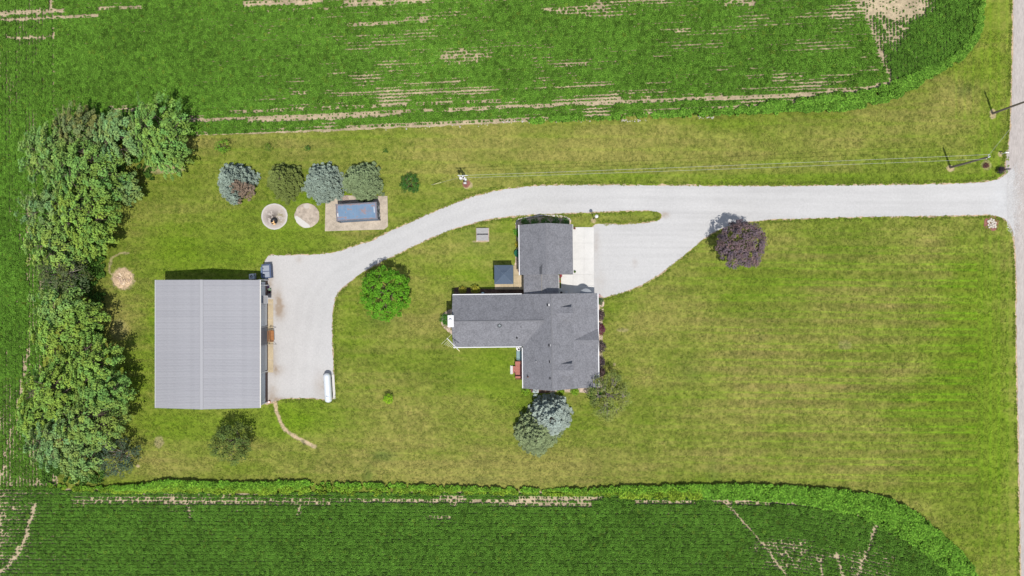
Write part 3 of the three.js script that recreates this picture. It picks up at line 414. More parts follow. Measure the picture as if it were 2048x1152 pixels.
// broadleaf tree: limbs reach out to leaf sprays; each spray is a flattened tuft of leaves
function broadleaf(name, label, category, px, py, o, group) {
  const R = o.r / PPM, H = o.h ?? R * 2, mid = o.mid ?? H * 0.6, base = W(px, py, mid); base[1] = 0;
  rnd = mulberry(o.seed ?? Math.round(px * 7 + py * 13));
  const t = thing(name, label, category, base, 0, group), tr = [], L = new LeafMesh();
  const lo = o.lo ?? H * 0.22, cy = (lo + H) / 2, ry = (H - lo) / 2;
  const tips = []; const nL = o.limbs ?? 9;
  const lobes = Array.from({ length: 7 }, () => [rnd() * 6.283, 0.8 + 0.4 * rnd()]);
  const rad = a => { let m = 1; for (const [b, k] of lobes) { const d = Math.cos(a - b); if (d > 0.6) m += (k - 1) * (d - 0.6) * 1.6 * (o.ragged ?? 1); } return m; };
  tr.push(rod([0, -0.1, 0], [0, lo + ry * 0.35, 0], 0.05 * R + 0.06, 0.03 * R + 0.04, 8));
  const N = o.n ?? Math.round(26 * R * R / 4 + 30);
  const limb = []; for (let i = 0; i < nL; i++) { const a = i / nL * 6.283 + rr(-0.3, 0.3), e = rr(0.25, 1.1), q = rr(0.5, 0.72) * R, p = new THREE.Vector3(Math.cos(a) * Math.cos(e) * q, cy + Math.sin(e) * ry * 0.62, Math.sin(a) * Math.cos(e) * q); limb.push(p); tr.push(rod([0, lo + ry * rr(0, 0.35), 0], p, 0.022 * R + 0.02, 0.012 * R + 0.012, 5)); }
  for (let i = 0; i < N; i++) {
    const u = (i + 0.5) / N, a = i * 2.39996 + rr(-0.35, 0.35), yy = lerp(-0.55, 1, Math.pow(u, 0.75)) + rr(-0.06, 0.06), s = Math.sqrt(Math.max(0.02, 1 - Math.min(1, Math.abs(yy)) ** (o.flat ?? 2.2))), q = (o.wild ? rr(0.62, 1.16) : rr(0.78, 1.06)) * s * R * rad(a) * (rnd() < 0.15 ? 0.65 : 1);
    tips.push(new THREE.Vector3(Math.cos(a) * q, cy + Math.min(1, yy) * ry * rr(0.86, 1.05), Math.sin(a) * q));
  }
  const col = o.col, cr = (o.clump ?? 0.62) * (0.55 + R * 0.12);
  for (const p of tips) {
    let best = limb[0], bd = 1e9; for (const l of limb) { const d = l.distanceToSquared(p); if (d < bd) { bd = d; best = l; } }
    if (rnd() < (o.twigs ?? 0.5)) tr.push(rod(best, p.clone().lerp(best, 0.08), 0.012 * R + 0.008, 0.012, 4));
    const tone = rr(0.78, 1.22), warm = rr(-1, 1) * (o.hue ?? 0.12), out = norm3([p.x / R, (p.y - cy) / ry * 0.7 + 0.35, p.z / R]), n = Math.round((o.leaves ?? 58) * rr(0.7, 1.3)), sz = cr * rr(0.75, 1.3);
    for (let k = 0; k < n; k++) {
      let dx = rr(-1, 1), dy = rr(-1, 1), dz = rr(-1, 1); const d = Math.hypot(dx, dy, dz); if (d > 1 || d < 0.2) { dx *= 0.6; dy *= 0.6; dz *= 0.6; }
      const el = o.wild ? dx * 0.75 * sz : 0, x = p.x + dx * sz * (o.wild ? 0.5 : 1.1) + out[0] * el * 1.4, y = p.y + dy * sz * (o.tuftFlat ?? 0.62) + el * 0.35, z = p.z + dz * sz * (o.wild ? 0.75 : 1.1) + out[2] * el * 1.4;
      const nn = norm3([out[0] * 0.6 + dx * 0.7 + rr(-0.5, 0.5), 0.75 + dy * 0.35 + rr(-0.3, 0.3), out[2] * 0.6 + dz * 0.7 + rr(-0.5, 0.5)]);
      const v = tone * rr(0.8, 1.2), ls = (o.leaf ?? 0.24) * rr(0.6, 1.4);
      L.leaf(x, y, z, nn, ls, ls * (o.aspect ?? 0.6), rnd() * 6.283, [col[0] * v * (1 + warm), col[1] * v, col[2] * v * (1 - warm)]);
    }
  }
  obj('trunk', tr, o.bark ?? barkMat, t);
  const c = obj('crown', L.build(), leafMat, t); c.userData.kind = 'stuff'; return t;
}
// spruce: whorls of drooping boughs that end in needle sprays
function spruce(name, label, px, py, o, group) {
  const R = o.r / PPM, H = o.h, mid = o.mid ?? H * 0.25, base = W(px, py, mid); base[1] = 0;
  rnd = mulberry(o.seed ?? Math.round(px * 3 + py * 17));
  const t = thing(name, label, 'spruce', base, 0, group), tr = [rod([0, -0.1, 0], [0, H * 0.97, 0], 0.16, 0.02, 8)], L = new LeafMesh(), D = new LeafMesh();
  let lev = 0; const hum = rr(0, 6.28);
  const tuft = (M, x, y, z, a, sz, c) => {                 // one spray: blades fan out and up from a twig end
    const v0 = rr(0.78, 1.22);
    for (let j = 0; j < 13; j++) { const aa = a + (j < 9 ? rr(-1.5, 1.5) : rr(-3.1, 3.1)), le = sz * rr(0.7, 1.15), el = rr(-0.1, 0.75), d = [Math.cos(aa) * Math.cos(el), Math.sin(el), Math.sin(aa) * Math.cos(el)], v = v0 * rr(0.8, 1.2); M.blade(x - Math.cos(a) * sz * 0.3, y + rr(-0.04, 0.06), z - Math.sin(a) * sz * 0.3, d, le, le * 0.38, 0.02, [c[0] * v, c[1] * v, c[2] * v]); }
  };
  const dy = o.gap ?? 0.54;
  for (let y = H * 0.06; y < H * 0.98; y += dy * rr(0.85, 1.15), lev++) {
    const f = y / H, r0 = R * Math.pow(1 - f, o.pow ?? 0.72) * 1.02; const nb = Math.round(5 + 2 * Math.PI * r0 / 1.12), sp = o.spray ?? 1;
    for (let b = 0; b < nb; b++) {
      const a = (b + rr(-0.3, 0.3)) / nb * 6.283 + lev * 1.7, r = r0 * rr(0.8, 1.08) * (1 + 0.06 * Math.sin(3 * a + hum) + 0.05 * Math.sin(5 * a)), up = lerp(-0.08, 0.5, f), ca = Math.cos(a), sa = Math.sin(a);
      const tip = [ca * r, y + up * r * 0.5 - 0.1, sa * r]; if (b % 2 === 0) tr.push(rod([0, y, 0], tip, 0.03, 0.012, 4));
      const dead = o.dead && Math.cos(a - o.dead[0]) > o.dead[1] && f < 0.75, M = dead ? D : L, c = dead ? [0.2, 0.15, 0.11] : o.col, n = Math.max(1, Math.round(r / (0.54 * sp)));
      for (let k = 0; k < n; k++) {
        const q = 1 - k / n * 0.85, px_ = ca * r * q, pz_ = sa * r * q, py_ = lerp(y, tip[1], q), sz = 0.36 * sp * rr(0.8, 1.25) * (dead ? 0.8 : 1), w = 0.3 * sp * (k === 0 ? 0.35 : 1);
        if (dead && rnd() < 0.35) continue;
        tuft(M, px_ + rr(-0.05, 0.05), py_ + 0.06, pz_, a, sz, c);
        if (k > 0 || r > 1.5) { tuft(M, px_ - sa * w, py_ - 0.03, pz_ + ca * w, a + 0.6, sz * 0.85, c); tuft(M, px_ + sa * w, py_ - 0.03, pz_ - ca * w, a - 0.6, sz * 0.85, c); }
      }
    }
  }
  for (let k = 0; k < 3; k++) tuft(L, 0, H * (0.94 + 0.03 * k), 0, k * 2, 0.3, o.col);
  obj('trunk', tr, barkMat, t); const c = obj('crown', L.build(), leafMat, t); c.userData.kind = 'stuff';
  if (o.dead) { const d = obj('dead_branches', D.build(), leafMat, t); d.userData.kind = 'stuff'; d.userData.label = 'bare brown dead boughs'; }
  return t;
}
const BLUE = [0.19, 0.24, 0.195], GSP = [0.122, 0.155, 0.04], GSP2 = [0.155, 0.205, 0.1];
spruce('spruce_tree', 'blue spruce with a dead brown side, leftmost of the row of four', 471, 365, { r: 42, h: 5.8, mid: 1.8, col: BLUE, dead: [0.75, 0.72] });
spruce('spruce_tree', 'olive green spruce, second from left in the row of four', 568, 361, { r: 38, h: 5.6, mid: 1.8, col: GSP, spray: 1.05 });
spruce('spruce_tree', 'broad pale blue spruce, third from left in the row of four', 645, 366, { r: 43, h: 5.6, mid: 1.8, col: BLUE });
spruce('spruce_tree', 'grey green spruce right behind the blue container', 725, 362, { r: 41, h: 6, mid: 1.8, col: GSP2 });
spruce('spruce_tree', 'tall silvery blue spruce at the south end of the house', 1102, 832, { r: 43, h: 6, mid: 2, col: [0.26, 0.31, 0.27], spray: 1.3, pow: 0.58 });
spruce('spruce_tree', 'grey green spruce leaning against the silvery one south of the house', 1074, 866, { r: 47, h: 5.4, mid: 1.6, col: [0.175, 0.22, 0.105], spray: 1.2, pow: 0.62 });
const g1 = 'trees of the windbreak';
broadleaf('maple_tree', 'round bright lime green tree between the barn yard and the house', 'tree', 772, 588, { r: 48, h: 7.0, mid: 3.6, lo: 1.2, col: [0.092, 0.238, 0.014], leaf: 0.26, n: 250, leaves: 30, clump: 0.34, twigs: 0.2, ragged: 0.3, hue: 0.08, flat: 2.4 });
broadleaf('plum_tree', 'round dark purple leaved tree at the bend of the driveway', 'tree', 1481, 490, { r: 44, h: 6.6, mid: 3.2, lo: 1.2, col: [0.14, 0.1, 0.108], leaf: 0.26, n: 200, leaves: 36, clump: 0.42, twigs: 0.3, ragged: 0.6, hue: 0.1, flat: 2.4 });
broadleaf('locust_tree', 'thin open tree with bare twigs at the house\'s south east corner', 'tree', 1218, 794, { r: 44, h: 6.5, mid: 2.6, lo: 0.6, col: [0.175, 0.21, 0.05], leaf: 0.2, aspect: 0.5, n: 150, leaves: 30, clump: 0.5, limbs: 14, tuftFlat: 0.5, ragged: 1.4, twigs: 0.7, bark: greyBark });
broadleaf('oak_tree', 'dark green tree standing alone south of the barn', 'tree', 467, 882, { r: 38, h: 6.0, mid: 2.2, lo: 0.6, col: [0.095, 0.135, 0.03], leaf: 0.24, n: 80, leaves: 44, clump: 0.62, ragged: 2.2 });
const LG = [0.15, 0.265, 0.055], YG = [0.175, 0.285, 0.048], BG = [0.165, 0.265, 0.085], OL = [0.155, 0.185, 0.062];
for (const [x, y, r, h, c, label] of [
  [113, 312, 54, 9, [0.17, 0.275, 0.068], 'green tree at the outer north west corner of the windbreak'],
  [165, 262, 44, 8, OL, 'olive tree on the windbreak\'s north side, left of the middle'],
  [178, 342, 60, 9.5, LG, 'broad green tree in the thick of the windbreak\'s north corner'],
  [250, 268, 52, 9, BG, 'grey green tree on the windbreak\'s north side'],
  [318, 268, 52, 9, [0.155, 0.28, 0.058], 'green tree at the windbreak\'s north east end'],
  [332, 306, 40, 7.5, [0.165, 0.285, 0.06], 'lower green tree on the inner side of the windbreak\'s north east end'],
  [256, 378, 24, 4.5, BG, 'small grey green tree on the lawn side below the windbreak\'s north corner'],
  [110, 425, 46, 8.5, BG, 'grey green tree on the field side at the end of the driveway grass'],
  [170, 425, 54, 9, YG, 'yellow green tree above the dark tree of the windbreak'],
  [120, 485, 52, 9, [0.19, 0.295, 0.06], 'light green tree just north of the dark tree of the windbreak'],
  [186, 478, 36, 8, YG, 'bright tree on the lawn side north of the dark tree'],
  [128, 618, 44, 8.5, [0.175, 0.29, 0.07], 'light green tree just south of the dark tree, field side'],
  [168, 640, 36, 8, YG, 'yellow green tree on the lawn side opposite the top of the barn'],
  [124, 672, 46, 9, YG, 'yellow green tree on the field side opposite the middle of the barn'],
  [196, 725, 46, 9, [0.17, 0.285, 0.052], 'green tree on the lawn side opposite the lower half of the barn'],
  [214, 782, 44, 9, LG, 'green tree nearest the barn\'s lower left corner'],
  [116, 782, 52, 9.5, YG, 'pale yellow green tree on the field side below the windbreak\'s middle'],
  [84, 834, 42, 8.5, YG, 'yellow green tree standing out furthest into the west field'],
  [186, 842, 54, 9.5, [0.175, 0.275, 0.06], 'broad green tree in the thick of the windbreak\'s south end'],
  [126, 874, 52, 9, BG, 'grey green tree on the field side of the windbreak\'s south end'],
  [166, 912, 42, 7.5, [0.175, 0.27, 0.07], 'green tree at the southern tip of the windbreak']])
  broadleaf('windbreak_tree', label, 'tree', x, y, { r: r, h, mid: h * 0.55, lo: h * 0.16, col: c, leaf: 0.29, n: Math.round(r * 3.1), leaves: 44, clump: 0.7, ragged: 1.6, tuftFlat: 0.6, hue: 0.16, wild: 1 }, g1);
broadleaf('windbreak_tree', 'dark thin tree with brown twigs in the middle of the windbreak', 'tree', 128, 548, { r: 46, h: 7.5, mid: 3.8, lo: 1, col: [0.075, 0.1, 0.038], leaf: 0.24, n: 90, leaves: 30, clump: 0.7, limbs: 20, twigs: 1, bark: greyBark }, g1);
broadleaf('windbreak_tree', 'dark grey green thin tree at the windbreak\'s south east foot', 'tree', 238, 908, { r: 40, h: 5.2, mid: 2.2, lo: 0.5, col: [0.06, 0.092, 0.052], leaf: 0.22, n: 85, leaves: 32, clump: 0.6, limbs: 18, twigs: 1, bark: greyBark }, g1);

// shrubs
const shrub = (name, label, px, py, r, h, col, o = {}, group) => broadleaf(name, label, 'shrub', px, py, { r, h, mid: h * 0.5, lo: h * 0.05, col, leaf: o.leaf ?? 0.14, n: o.n ?? 40, leaves: o.leaves ?? 26, clump: o.clump ?? 0.36, limbs: 6, twigs: 0.4, ragged: o.ragged ?? 0.5, flat: 2.6, ...o }, group);
shrub('round_shrub', 'dense dark green round shrub alone on the lawn beside the spruces', 820, 367, 19, 1.9, [0.045, 0.12, 0.02], { n: 90, clump: 0.34 });
shrub('sapling', 'lime green sapling above the leftmost spruce', 445, 295, 14, 2.6, [0.11, 0.24, 0.02], { n: 26, ragged: 2 });
shrub('sapling', 'thin sapling above the gap between the two left spruces', 536, 294, 7, 1.6, [0.1, 0.18, 0.02], { n: 12, leaves: 16 });
shrub('sapling', 'small dark sapling above the third spruce', 615, 297, 5, 1.2, [0.06, 0.14, 0.02], { n: 10, leaves: 16 });
shrub('sapling', 'tiny sapling above the right end of the spruce row', 771, 302, 3.5, 0.8, [0.06, 0.14, 0.02], { n: 6, leaves: 14 });
shrub('sapling', 'small lime green bush alone on the lawn right of the propane tank', 777, 797, 8, 1.8, [0.2, 0.36, 0.015], { n: 26, leaves: 26, ragged: 1.4 });
shrub('yellow_shrub', 'small yellow green shrub, left of the pair by the west wing', 925, 580, 6.5, 0.9, [0.26, 0.25, 0.03], { n: 26 });
shrub('yellow_shrub', 'larger yellow green shrub, right of the pair by the west wing', 951, 579.5, 8, 1.1, [0.26, 0.25, 0.03], { n: 32 });
[[1050, 446], [1069, 446], [1090, 444.5], [1111, 445], [1131, 445]].forEach(([x, y], i) => shrub('boxwood_shrub', ['clipped green shrub at the left end of the garage gable bed', 'clipped green shrub, second from left in the garage gable bed', 'clipped green shrub in the middle of the garage gable bed', 'clipped green shrub, second from right in the garage gable bed', 'clipped green shrub at the right end of the garage gable bed'][i], x, y, 7.5, 1.1, [0.06, 0.13, 0.03], { n: 26 }, 'shrubs along the garage gable'));
[[1199.5, 632, 9, 'brownish purple shrub nearest the top of the front porch bed', [0.09, 0.062, 0.062]], [1200, 659, 10, 'crimson shrub, second from top in the front porch bed', [0.12, 0.035, 0.05]], [1201, 694, 9, 'brownish purple shrub in the middle of the front porch bed', [0.085, 0.065, 0.062]], [1200.5, 724, 8.5, 'purple shrub below the middle of the front porch bed', [0.085, 0.06, 0.066]], [1202, 744, 7, 'small reddish shrub near the bottom of the front porch bed', [0.12, 0.075, 0.065]]].forEach(([x, y, r, label, c]) => shrub('purple_shrub', label, x, y, r, 1.1, c, { n: 34 }, 'shrubs along the front porch'));
shrub('green_shrub', 'small grey green shrub at the top end of the front porch bed', 1200, 603, 6, 0.6, [0.09, 0.13, 0.06], { n: 20 });
shrub('green_shrub', 'glossy green bush between the chimney and its tan edging', 892, 638, 11, 1.1, [0.05, 0.16, 0.02], { n: 40 });
shrub('green_shrub', 'bright green plants at the upper left of the garage', 1037, 466, 8, 0.6, [0.11, 0.28, 0.03], { n: 28, ragged: 2 });
shrub('yellow_shrub', 'yellow flowering plant along the left wall of the garage', 1038, 490, 6, 0.6, [0.33, 0.29, 0.03], { n: 20 });
shrub('green_shrub', 'dark green bush at the foot of the thin tree by the house corner', 1188, 785, 11, 1.0, [0.035, 0.12, 0.015], { n: 40, ragged: 2 });
shrub('green_shrub', 'lime plants along the right half of the house\'s south wall', 1150, 782, 8, 0.5, [0.16, 0.28, 0.02], { n: 24, ragged: 2 });
shrub('green_shrub', 'lime plants at the left corner of the house\'s south wall', 1054, 782, 7, 0.5, [0.15, 0.26, 0.02], { n: 20, ragged: 2 });
shrub('green_shrub', 'low lime plants just right of the house\'s ridge at the south wall', 1122, 784, 6, 0.4, [0.17, 0.27, 0.02], { n: 16, ragged: 2 });
shrub('purple_shrub', 'dark purple bush behind the mailbox at the road', 2002, 340, 6, 1.0, [0.05, 0.035, 0.045], { n: 22 });
shrub('green_shrub', 'small reddish plant in the little round bed by the power pole', 1972, 331, 4, 0.4, [0.13, 0.06, 0.05], { n: 10 });
rnd = mulberry(4242);

// ---------------------------------------------------------------- building helpers
function roofFace(pts, t = 0.12) {                          // planar roof face with thickness, uv in metres (u along the eave, v up the slope)
  const v = pts.map(p => new THREE.Vector3(...p)), n = v.length, P = [], U = [];
  const nr = new THREE.Vector3(); for (let i = 0; i < n; i++) { const a = v[i], b = v[(i + 1) % n]; nr.x += (a.y - b.y) * (a.z + b.z); nr.y += (a.z - b.z) * (a.x + b.x); nr.z += (a.x - b.x) * (a.y + b.y); }
  nr.normalize(); if (nr.y < 0) { v.reverse(); nr.negate(); }
  const hor = Math.abs(nr.x) + Math.abs(nr.z) > 1e-4 ? new THREE.Vector3(-nr.z, 0, nr.x).normalize() : new THREE.Vector3(1, 0, 0), upS = new THREE.Vector3().crossVectors(nr, hor);
  const add = (...q) => q.forEach(p => { P.push(p.x, p.y, p.z); U.push(p.dot(hor), p.dot(upS)); });
  const lo = v.map(p => new THREE.Vector3(p.x, p.y - t, p.z));
  for (let i = 1; i + 1 < n; i++) { add(v[0], v[i], v[i + 1]); add(lo[0], lo[i + 1], lo[i]); }
  for (let i = 0; i < n; i++) { const j = (i + 1) % n; add(v[i], lo[i], lo[j], v[i], lo[j], v[j]); }
  const g = new THREE.BufferGeometry(); g.setAttribute('position', new THREE.Float32BufferAttribute(P, 3)); g.setAttribute('uv', new THREE.Float32BufferAttribute(U, 2)); g.computeVertexNormals(); return g;
}
const profile = (pts, z0, z1) => new THREE.ExtrudeGeometry(new THREE.Shape(pts.map(p => new THREE.Vector2(p[0], p[1]))), { depth: z1 - z0, bevelEnabled: false }).translate(0, 0, z0);      // x-y outline along z
const profileX = (pts, x0, x1) => new THREE.ExtrudeGeometry(new THREE.Shape(pts.map(p => new THREE.Vector2(-p[0], p[1]))), { depth: x1 - x0, bevelEnabled: false }).rotateY(Math.PI / 2).translate(x0, 0, 0);   // z-y outline along x
const shingleTex = (() => {
  const S = 8, N = 1024; return tiled(S, N, (u, v) => {
    const course = Math.floor(v * S / 0.143), off = h2(course, 1, 401) * 3, tab = Math.floor((u * S + off) / 0.16), n1 = h2(tab, course, 402) - 0.5, n2 = h2(Math.floor(u * N), Math.floor(v * N), 403) - 0.5, n3 = tvn(u, v, 12, 404) - 0.5, n4 = tvn(u, v, 48, 405) - 0.5;
    const edge = (v * S / 0.143) % 1 < 0.1 ? 0.86 : 1, k = (1 + n1 * 0.34 + n2 * 0.22 + n3 * 0.16 + n4 * 0.16) * edge; return [0.164 * k, 0.165 * k, 0.179 * k];
  });
})();
const shingle = mat(0xffffff, 0.93, { map: shingleTex, bumpMap: shingleTex, bumpScale: 0.01 });
const capMat = mat(0xffffff, 0.93, { map: tiled(2, 128, speckle([0.16, 0.16, 0.17], 0.3, 410, [64, 20])) });
const sidingTex = tiled(1.2, 128, (u, v) => { const k = (v * 10) % 1 < 0.1 ? 0.72 : 1; return [0.66 * k, 0.66 * k, 0.64 * k]; });
const siding = mat(0xffffff, 0.7, { map: sidingTex });
const white = mat(lin(0.6, 0.6, 0.6), 0.7), offWhite = mat(lin(0.5, 0.485, 0.455), 0.7), blackM = mat(lin(0.02, 0.02, 0.022), 0.5), darkGrey = mat(lin(0.055, 0.056, 0.06), 0.6), glass = new THREE.MeshPhysicalMaterial({ color: lin(0.02, 0.028, 0.035), roughness: 0.06, clearcoat: 1 });
const greyM = mat(lin(0.3, 0.3, 0.31), 0.6), paleGrey = mat(lin(0.5, 0.51, 0.52), 0.55), steel = mat(lin(0.55, 0.56, 0.58), 0.35, { metalness: 0.6 });

// ---------------------------------------------------------------- farmhouse
const HP = [6, 0, 5];
const house = thing('farmhouse', 'white sided farmhouse with grey shingle roofs, two dormers and an attached garage', 'house', HP, 0.011);
const loc = g => (Array.isArray(g) ? g : [g]).map(q => q.translate(-HP[0], 0, -HP[2]));
const hp = (name, geo, m, parent = house) => obj(name, loc(geo), m, parent);
{
  // main block: ridge runs north-south, long lower slope to the front porch
  const zN = 0.84, zS = 14.96, xW = 1.57, xR = 5.71, xB = 9.13, xE = 12.86, hW = 3.0, hR = 5.9, hB = 3.9, hE = 2.7;
  hp('wall', profile([[1.95, 0], [9.6, 0], [9.6, 3.5], [9.1, 3.72], [5.71, 5.7], [1.95, 3.08]], zN + 0.38, zS - 0.38), siding);
  hp('roof', [roofFace([[xW, hW, zN], [xR, hR, zN], [xR, hR, zS], [xW, hW, zS]]), roofFace([[xR, hR, zN], [xB, hB, zN], [xB, hB, zS], [xR, hR, zS]]), roofFace([[xB, hB, zN], [xE, hE, zN], [xE, hE, zS], [xB, hB, zS]])], shingle);
  const rc = []; for (let z = zN; z < zS - 0.1; z += 0.3) rc.push(new THREE.CylinderGeometry(0.13, 0.13, 0.29, 6, 1, true, 0, Math.PI).rotateX(-Math.PI / 2).rotateZ(rr(-0.03, 0.03)).scale(1, 0.4, 1).translate(xR, hR + 0.005 + rr(0, 0.012), z + 0.15));
  hp('ridge_cap', rc, capMat);
  // west wing with valleys into the main roof
  const wx = -8.84, n0 = 0.9, s0 = 8.67, rz = 4.785, hw = 5.3;
  hp('wall', profileX([[n0 + 0.38, 0], [s0 - 0.38, 0], [s0 - 0.38, 3.02], [rz, 5.08], [n0 + 0.38, 3.02]], wx + 0.35, 2.2), siding);
  hp('roof', [roofFace([[wx, 3, n0], [1.57, 3, n0], [4.87, hw, rz], [wx, hw, rz]]), roofFace([[wx, hw, rz], [4.87, hw, rz], [1.57, 3, s0], [wx, 3, s0]])], shingle);
  hp('ridge_cap', Array.from({ length: 44 }, (_, i) => new THREE.CylinderGeometry(0.13, 0.13, 0.3, 6, 1, true, 0, Math.PI).rotateX(-Math.PI / 2).scale(1, 0.4, 1).rotateY(Math.PI / 2).translate(wx + 0.17 + i * 0.306, hw + 0.006 + rr(0, 0.012), rz)), capMat);
  hp('gutter', [bx(wx, 1.5, 2.86, 2.99, n0 - 0.14, n0 - 0.01, 0.02)], white);
  const gs = [bx(wx, 1.4, 2.86, 2.99, s0 + 0.01, s0 + 0.14, 0.02)]; hp('gutter', gs, white);
  for (let i = 0; i < 12; i++) { const x = wx + 0.5 + i * 0.82; gs.length = 0; }
  hp('gutter', [bx(xW - 0.14, xW - 0.01, 2.86, 2.99, s0 + 0.2, zS, 0.02)], white);
  hp('gutter', [bx(xE + 0.01, xE + 0.16, 2.55, 2.69, zN, zS, 0.02)], white);
  hp('fascia', [bx(wx - 0.03, wx - 0.002, 2.84, 2.98, n0, s0)], offWhite);
  // vents and pipes
  for (const [px, py] of [[1096.5, 610], [1098.5, 690.5], [1099.5, 723.5], [1100, 756.5]]) { const w = W(px, py, 5.7); const v = hp('roof_vent', [bx(w[0] - 0.18, w[0] + 0.18, 5.4, 5.78, w[2] - 0.17, w[2] + 0.17, 0.03)], mat(lin(0.035, 0.035, 0.04), 0.7)); hp('vent_cap', [bx(w[0] + 0.06, w[0] + 0.2, 5.78, 5.81, w[2] - 0.2, w[2] + 0.14, 0.01)], (px < 1097 || py === 723.5) ? white : greyM, v); }
  for (const [px, py, h, r, m] of [[1071.5, 723, 4.75, 0.06, greyM], [1054.5, 754, 4.0, 0.07, mat(lin(0.12, 0.07, 0.06), 0.6)], [1042, 654, 4.95, 0.06, darkGrey], [1033.5, 675.5, 4.25, 0.07, darkGrey]]) { const w = W(px, py, h); hp('vent_pipe', [cyl(w[0], h - 0.45, h + 0.15, w[2], r, r, 10), cyl(w[0], h - 0.4, h - 0.28, w[2], r * 2.2, r * 1.1, 12)], m); }
  { const w = W(999, 650, 4.9); const v = hp('skylight_tube', [new THREE.TorusGeometry(0.27, 0.06, 8, 24).rotateX(Math.PI / 2).rotateX(0.53).translate(w[0], 4.98, w[2])], mat(lin(0.05, 0.055, 0.06), 0.5)); hp('dome', [new THREE.SphereGeometry(0.25, 20, 8, 0, 6.2832, 0, 1.3).scale(1, 0.5, 1).rotateX(0.53).translate(w[0], 4.88, w[2])], mat(lin(0.17, 0.19, 0.2), 0.25), v); }
  // two dormers on the front slope
  for (const [yN, yR, yS] of [[614, 626.5, 639], [727.5, 740, 752.5]]) {
    const z = p => (p - 576) / PPM * 0.954, xf = 8.95, re = 5.5, e = 5.1, a = 5.71 + (5.9 - re) / 0.585, b = 5.71 + (5.9 - e) / 0.585;
    const d = hp('dormer', profileX([[z(yN) + 0.14, 3.8], [z(yS) - 0.14, 3.8], [z(yS) - 0.14, 5.06], [z(yR), 5.38], [z(yN) + 0.14, 5.06]], 6.9, xf - 0.18), siding);
    hp('dormer_roof', [roofFace([[a, re, z(yR)], [xf, re, z(yR)], [xf, e, z(yN)], [b, e, z(yN)]], 0.09), roofFace([[a, re, z(yR)], [b, e, z(yS)], [xf, e, z(yS)], [xf, re, z(yR)]], 0.09)], shingle, d);
    hp('window', [bx(xf - 0.2, xf - 0.16, 4.2, 4.95, z(yR) - 0.33, z(yR) + 0.33, 0.01)], glass, d);
  }
  // low cross gable over the porch steps
  { const z0 = (681 - 576) / PPM * 0.965, hw2 = 1.55; hp('porch_gable', [roofFace([[xB - 0.1, 3.93, z0], [xE + 0.02, 3.88, z0], [xE + 0.02, 2.74, z0 - hw2]], 0.05), roofFace([[xB - 0.1, 3.93, z0], [xE + 0.02, 2.74, z0 + hw2], [xE + 0.02, 3.88, z0]], 0.05), profileX([[z0 - 1.4, 2.7], [z0 + 1.4, 2.7], [z0, 3.72]], xE - 0.12, xE - 0.06)], shingle); }
  // porch
  hp('porch_floor', [bx(9.6, 12.5, 0, 0.3, 1.3, 14.5)], offWhite);
  for (const z of [1.5, 4.6, 7.2, 8.9, 11.6, 14.3]) hp('porch_post', [bx(12.25, 12.4, 0.3, 2.66, z - 0.07, z + 0.07, 0.01)], white);
  hp('porch_beam', [bx(12.22, 12.43, 2.45, 2.66, 1.3, 14.5)], white);
  const win = (x0, x1, y0, y1, z0, z1) => { const f = hp('window', [bx(x0, x1, y0, y1, z0, z1, 0.01)], white), th = x1 - x0 < z1 - z0; const m = 0.08; hp('pane', [th ? bx(x0 - 0.01, x1 + 0.01, y0 + m, y1 - m, z0 + m, z1 - m) : bx(x0 + m, x1 - m, y0 + m, y1 - m, z0 - 0.01, z1 + 0.01)], glass, f); };
  for (const z of [2.4, 5.6, 10.6, 13]) win(9.58, 9.66, 0.9, 2.3, z - 0.6, z + 0.6);
  hp('door', [bx(9.58, 9.66, 0.3, 2.35, 7.6, 8.55, 0.01)], mat(lin(0.25, 0.03, 0.03), 0.5));
  for (const x of [-7.2, -4.2, -1]) { win(x - 0.5, x + 0.5, 0.9, 2.2, n0 + 0.32, n0 + 0.4); win(x - 0.5, x + 0.5, 0.9, 2.2, s0 - 0.4, s0 - 0.32); }
  for (const x of [3.4, 7.6]) win(x - 0.5, x + 0.5, 0.9, 2.2, zS - 0.4, zS - 0.32);
  for (const z of [9.6, 13.6]) win(1.9, 1.98, 0.9, 2.2, z - 0.45, z + 0.45);
  // garage
  const gW = 1.25, gE = 9.2, gN = -9.5, gS = -2.0, gr = 5.05, gh = 5.6, ge = 3.0;
  hp('wall', profile([[gW + 0.38, 0], [gE - 0.38, 0], [gE - 0.38, 3.05], [gr, 5.42], [gW + 0.38, 3.05]], gN + 0.3, gS - 0.2), siding);
  hp('roof', [roofFace([[gW, ge, gN], [gr, gh, gN], [gr, gh, gS], [gW, ge, gS]]), roofFace([[gr, gh, gN], [gE, ge, gN], [gE, ge, gS], [gr, gh, gS]])], shingle);
  hp('ridge_cap', Array.from({ length: 25 }, (_, i) => new THREE.CylinderGeometry(0.12, 0.12, 0.29, 6, 1, true, 0, Math.PI).rotateX(-Math.PI / 2).scale(1, 0.4, 1).translate(gr, gh + 0.004 + rr(0, 0.012), gN + 0.15 + i * 0.3)), shingle);
  hp('gutter', [bx(gW - 0.14, gW - 0.01, 2.85, 2.98, gN, gS + 0.04, 0.02)], white);
  hp('gutter', [bx(gE + 0.01, gE + 0.1, 2.85, 2.96, gN, gS, 0.02)], offWhite);
  for (const z of [-7.6, -4.0]) { const d = hp('garage_door', [bx(gE - 0.4, gE - 0.34, 0.1, 2.3, z - 1.35, z + 1.35, 0.01)], white); for (let k = 0; k < 4; k++) hp('door_panel', [bx(gE - 0.345, gE - 0.32, 0.16 + k * 0.54, 0.64 + k * 0.54, z - 1.28, z + 1.28, 0.01)], offWhite, d); }
  // low link between house and garage
  const lW = 1.82, lE = 7.05, lr = 4.4, lh = 3.75, le = 2.62;
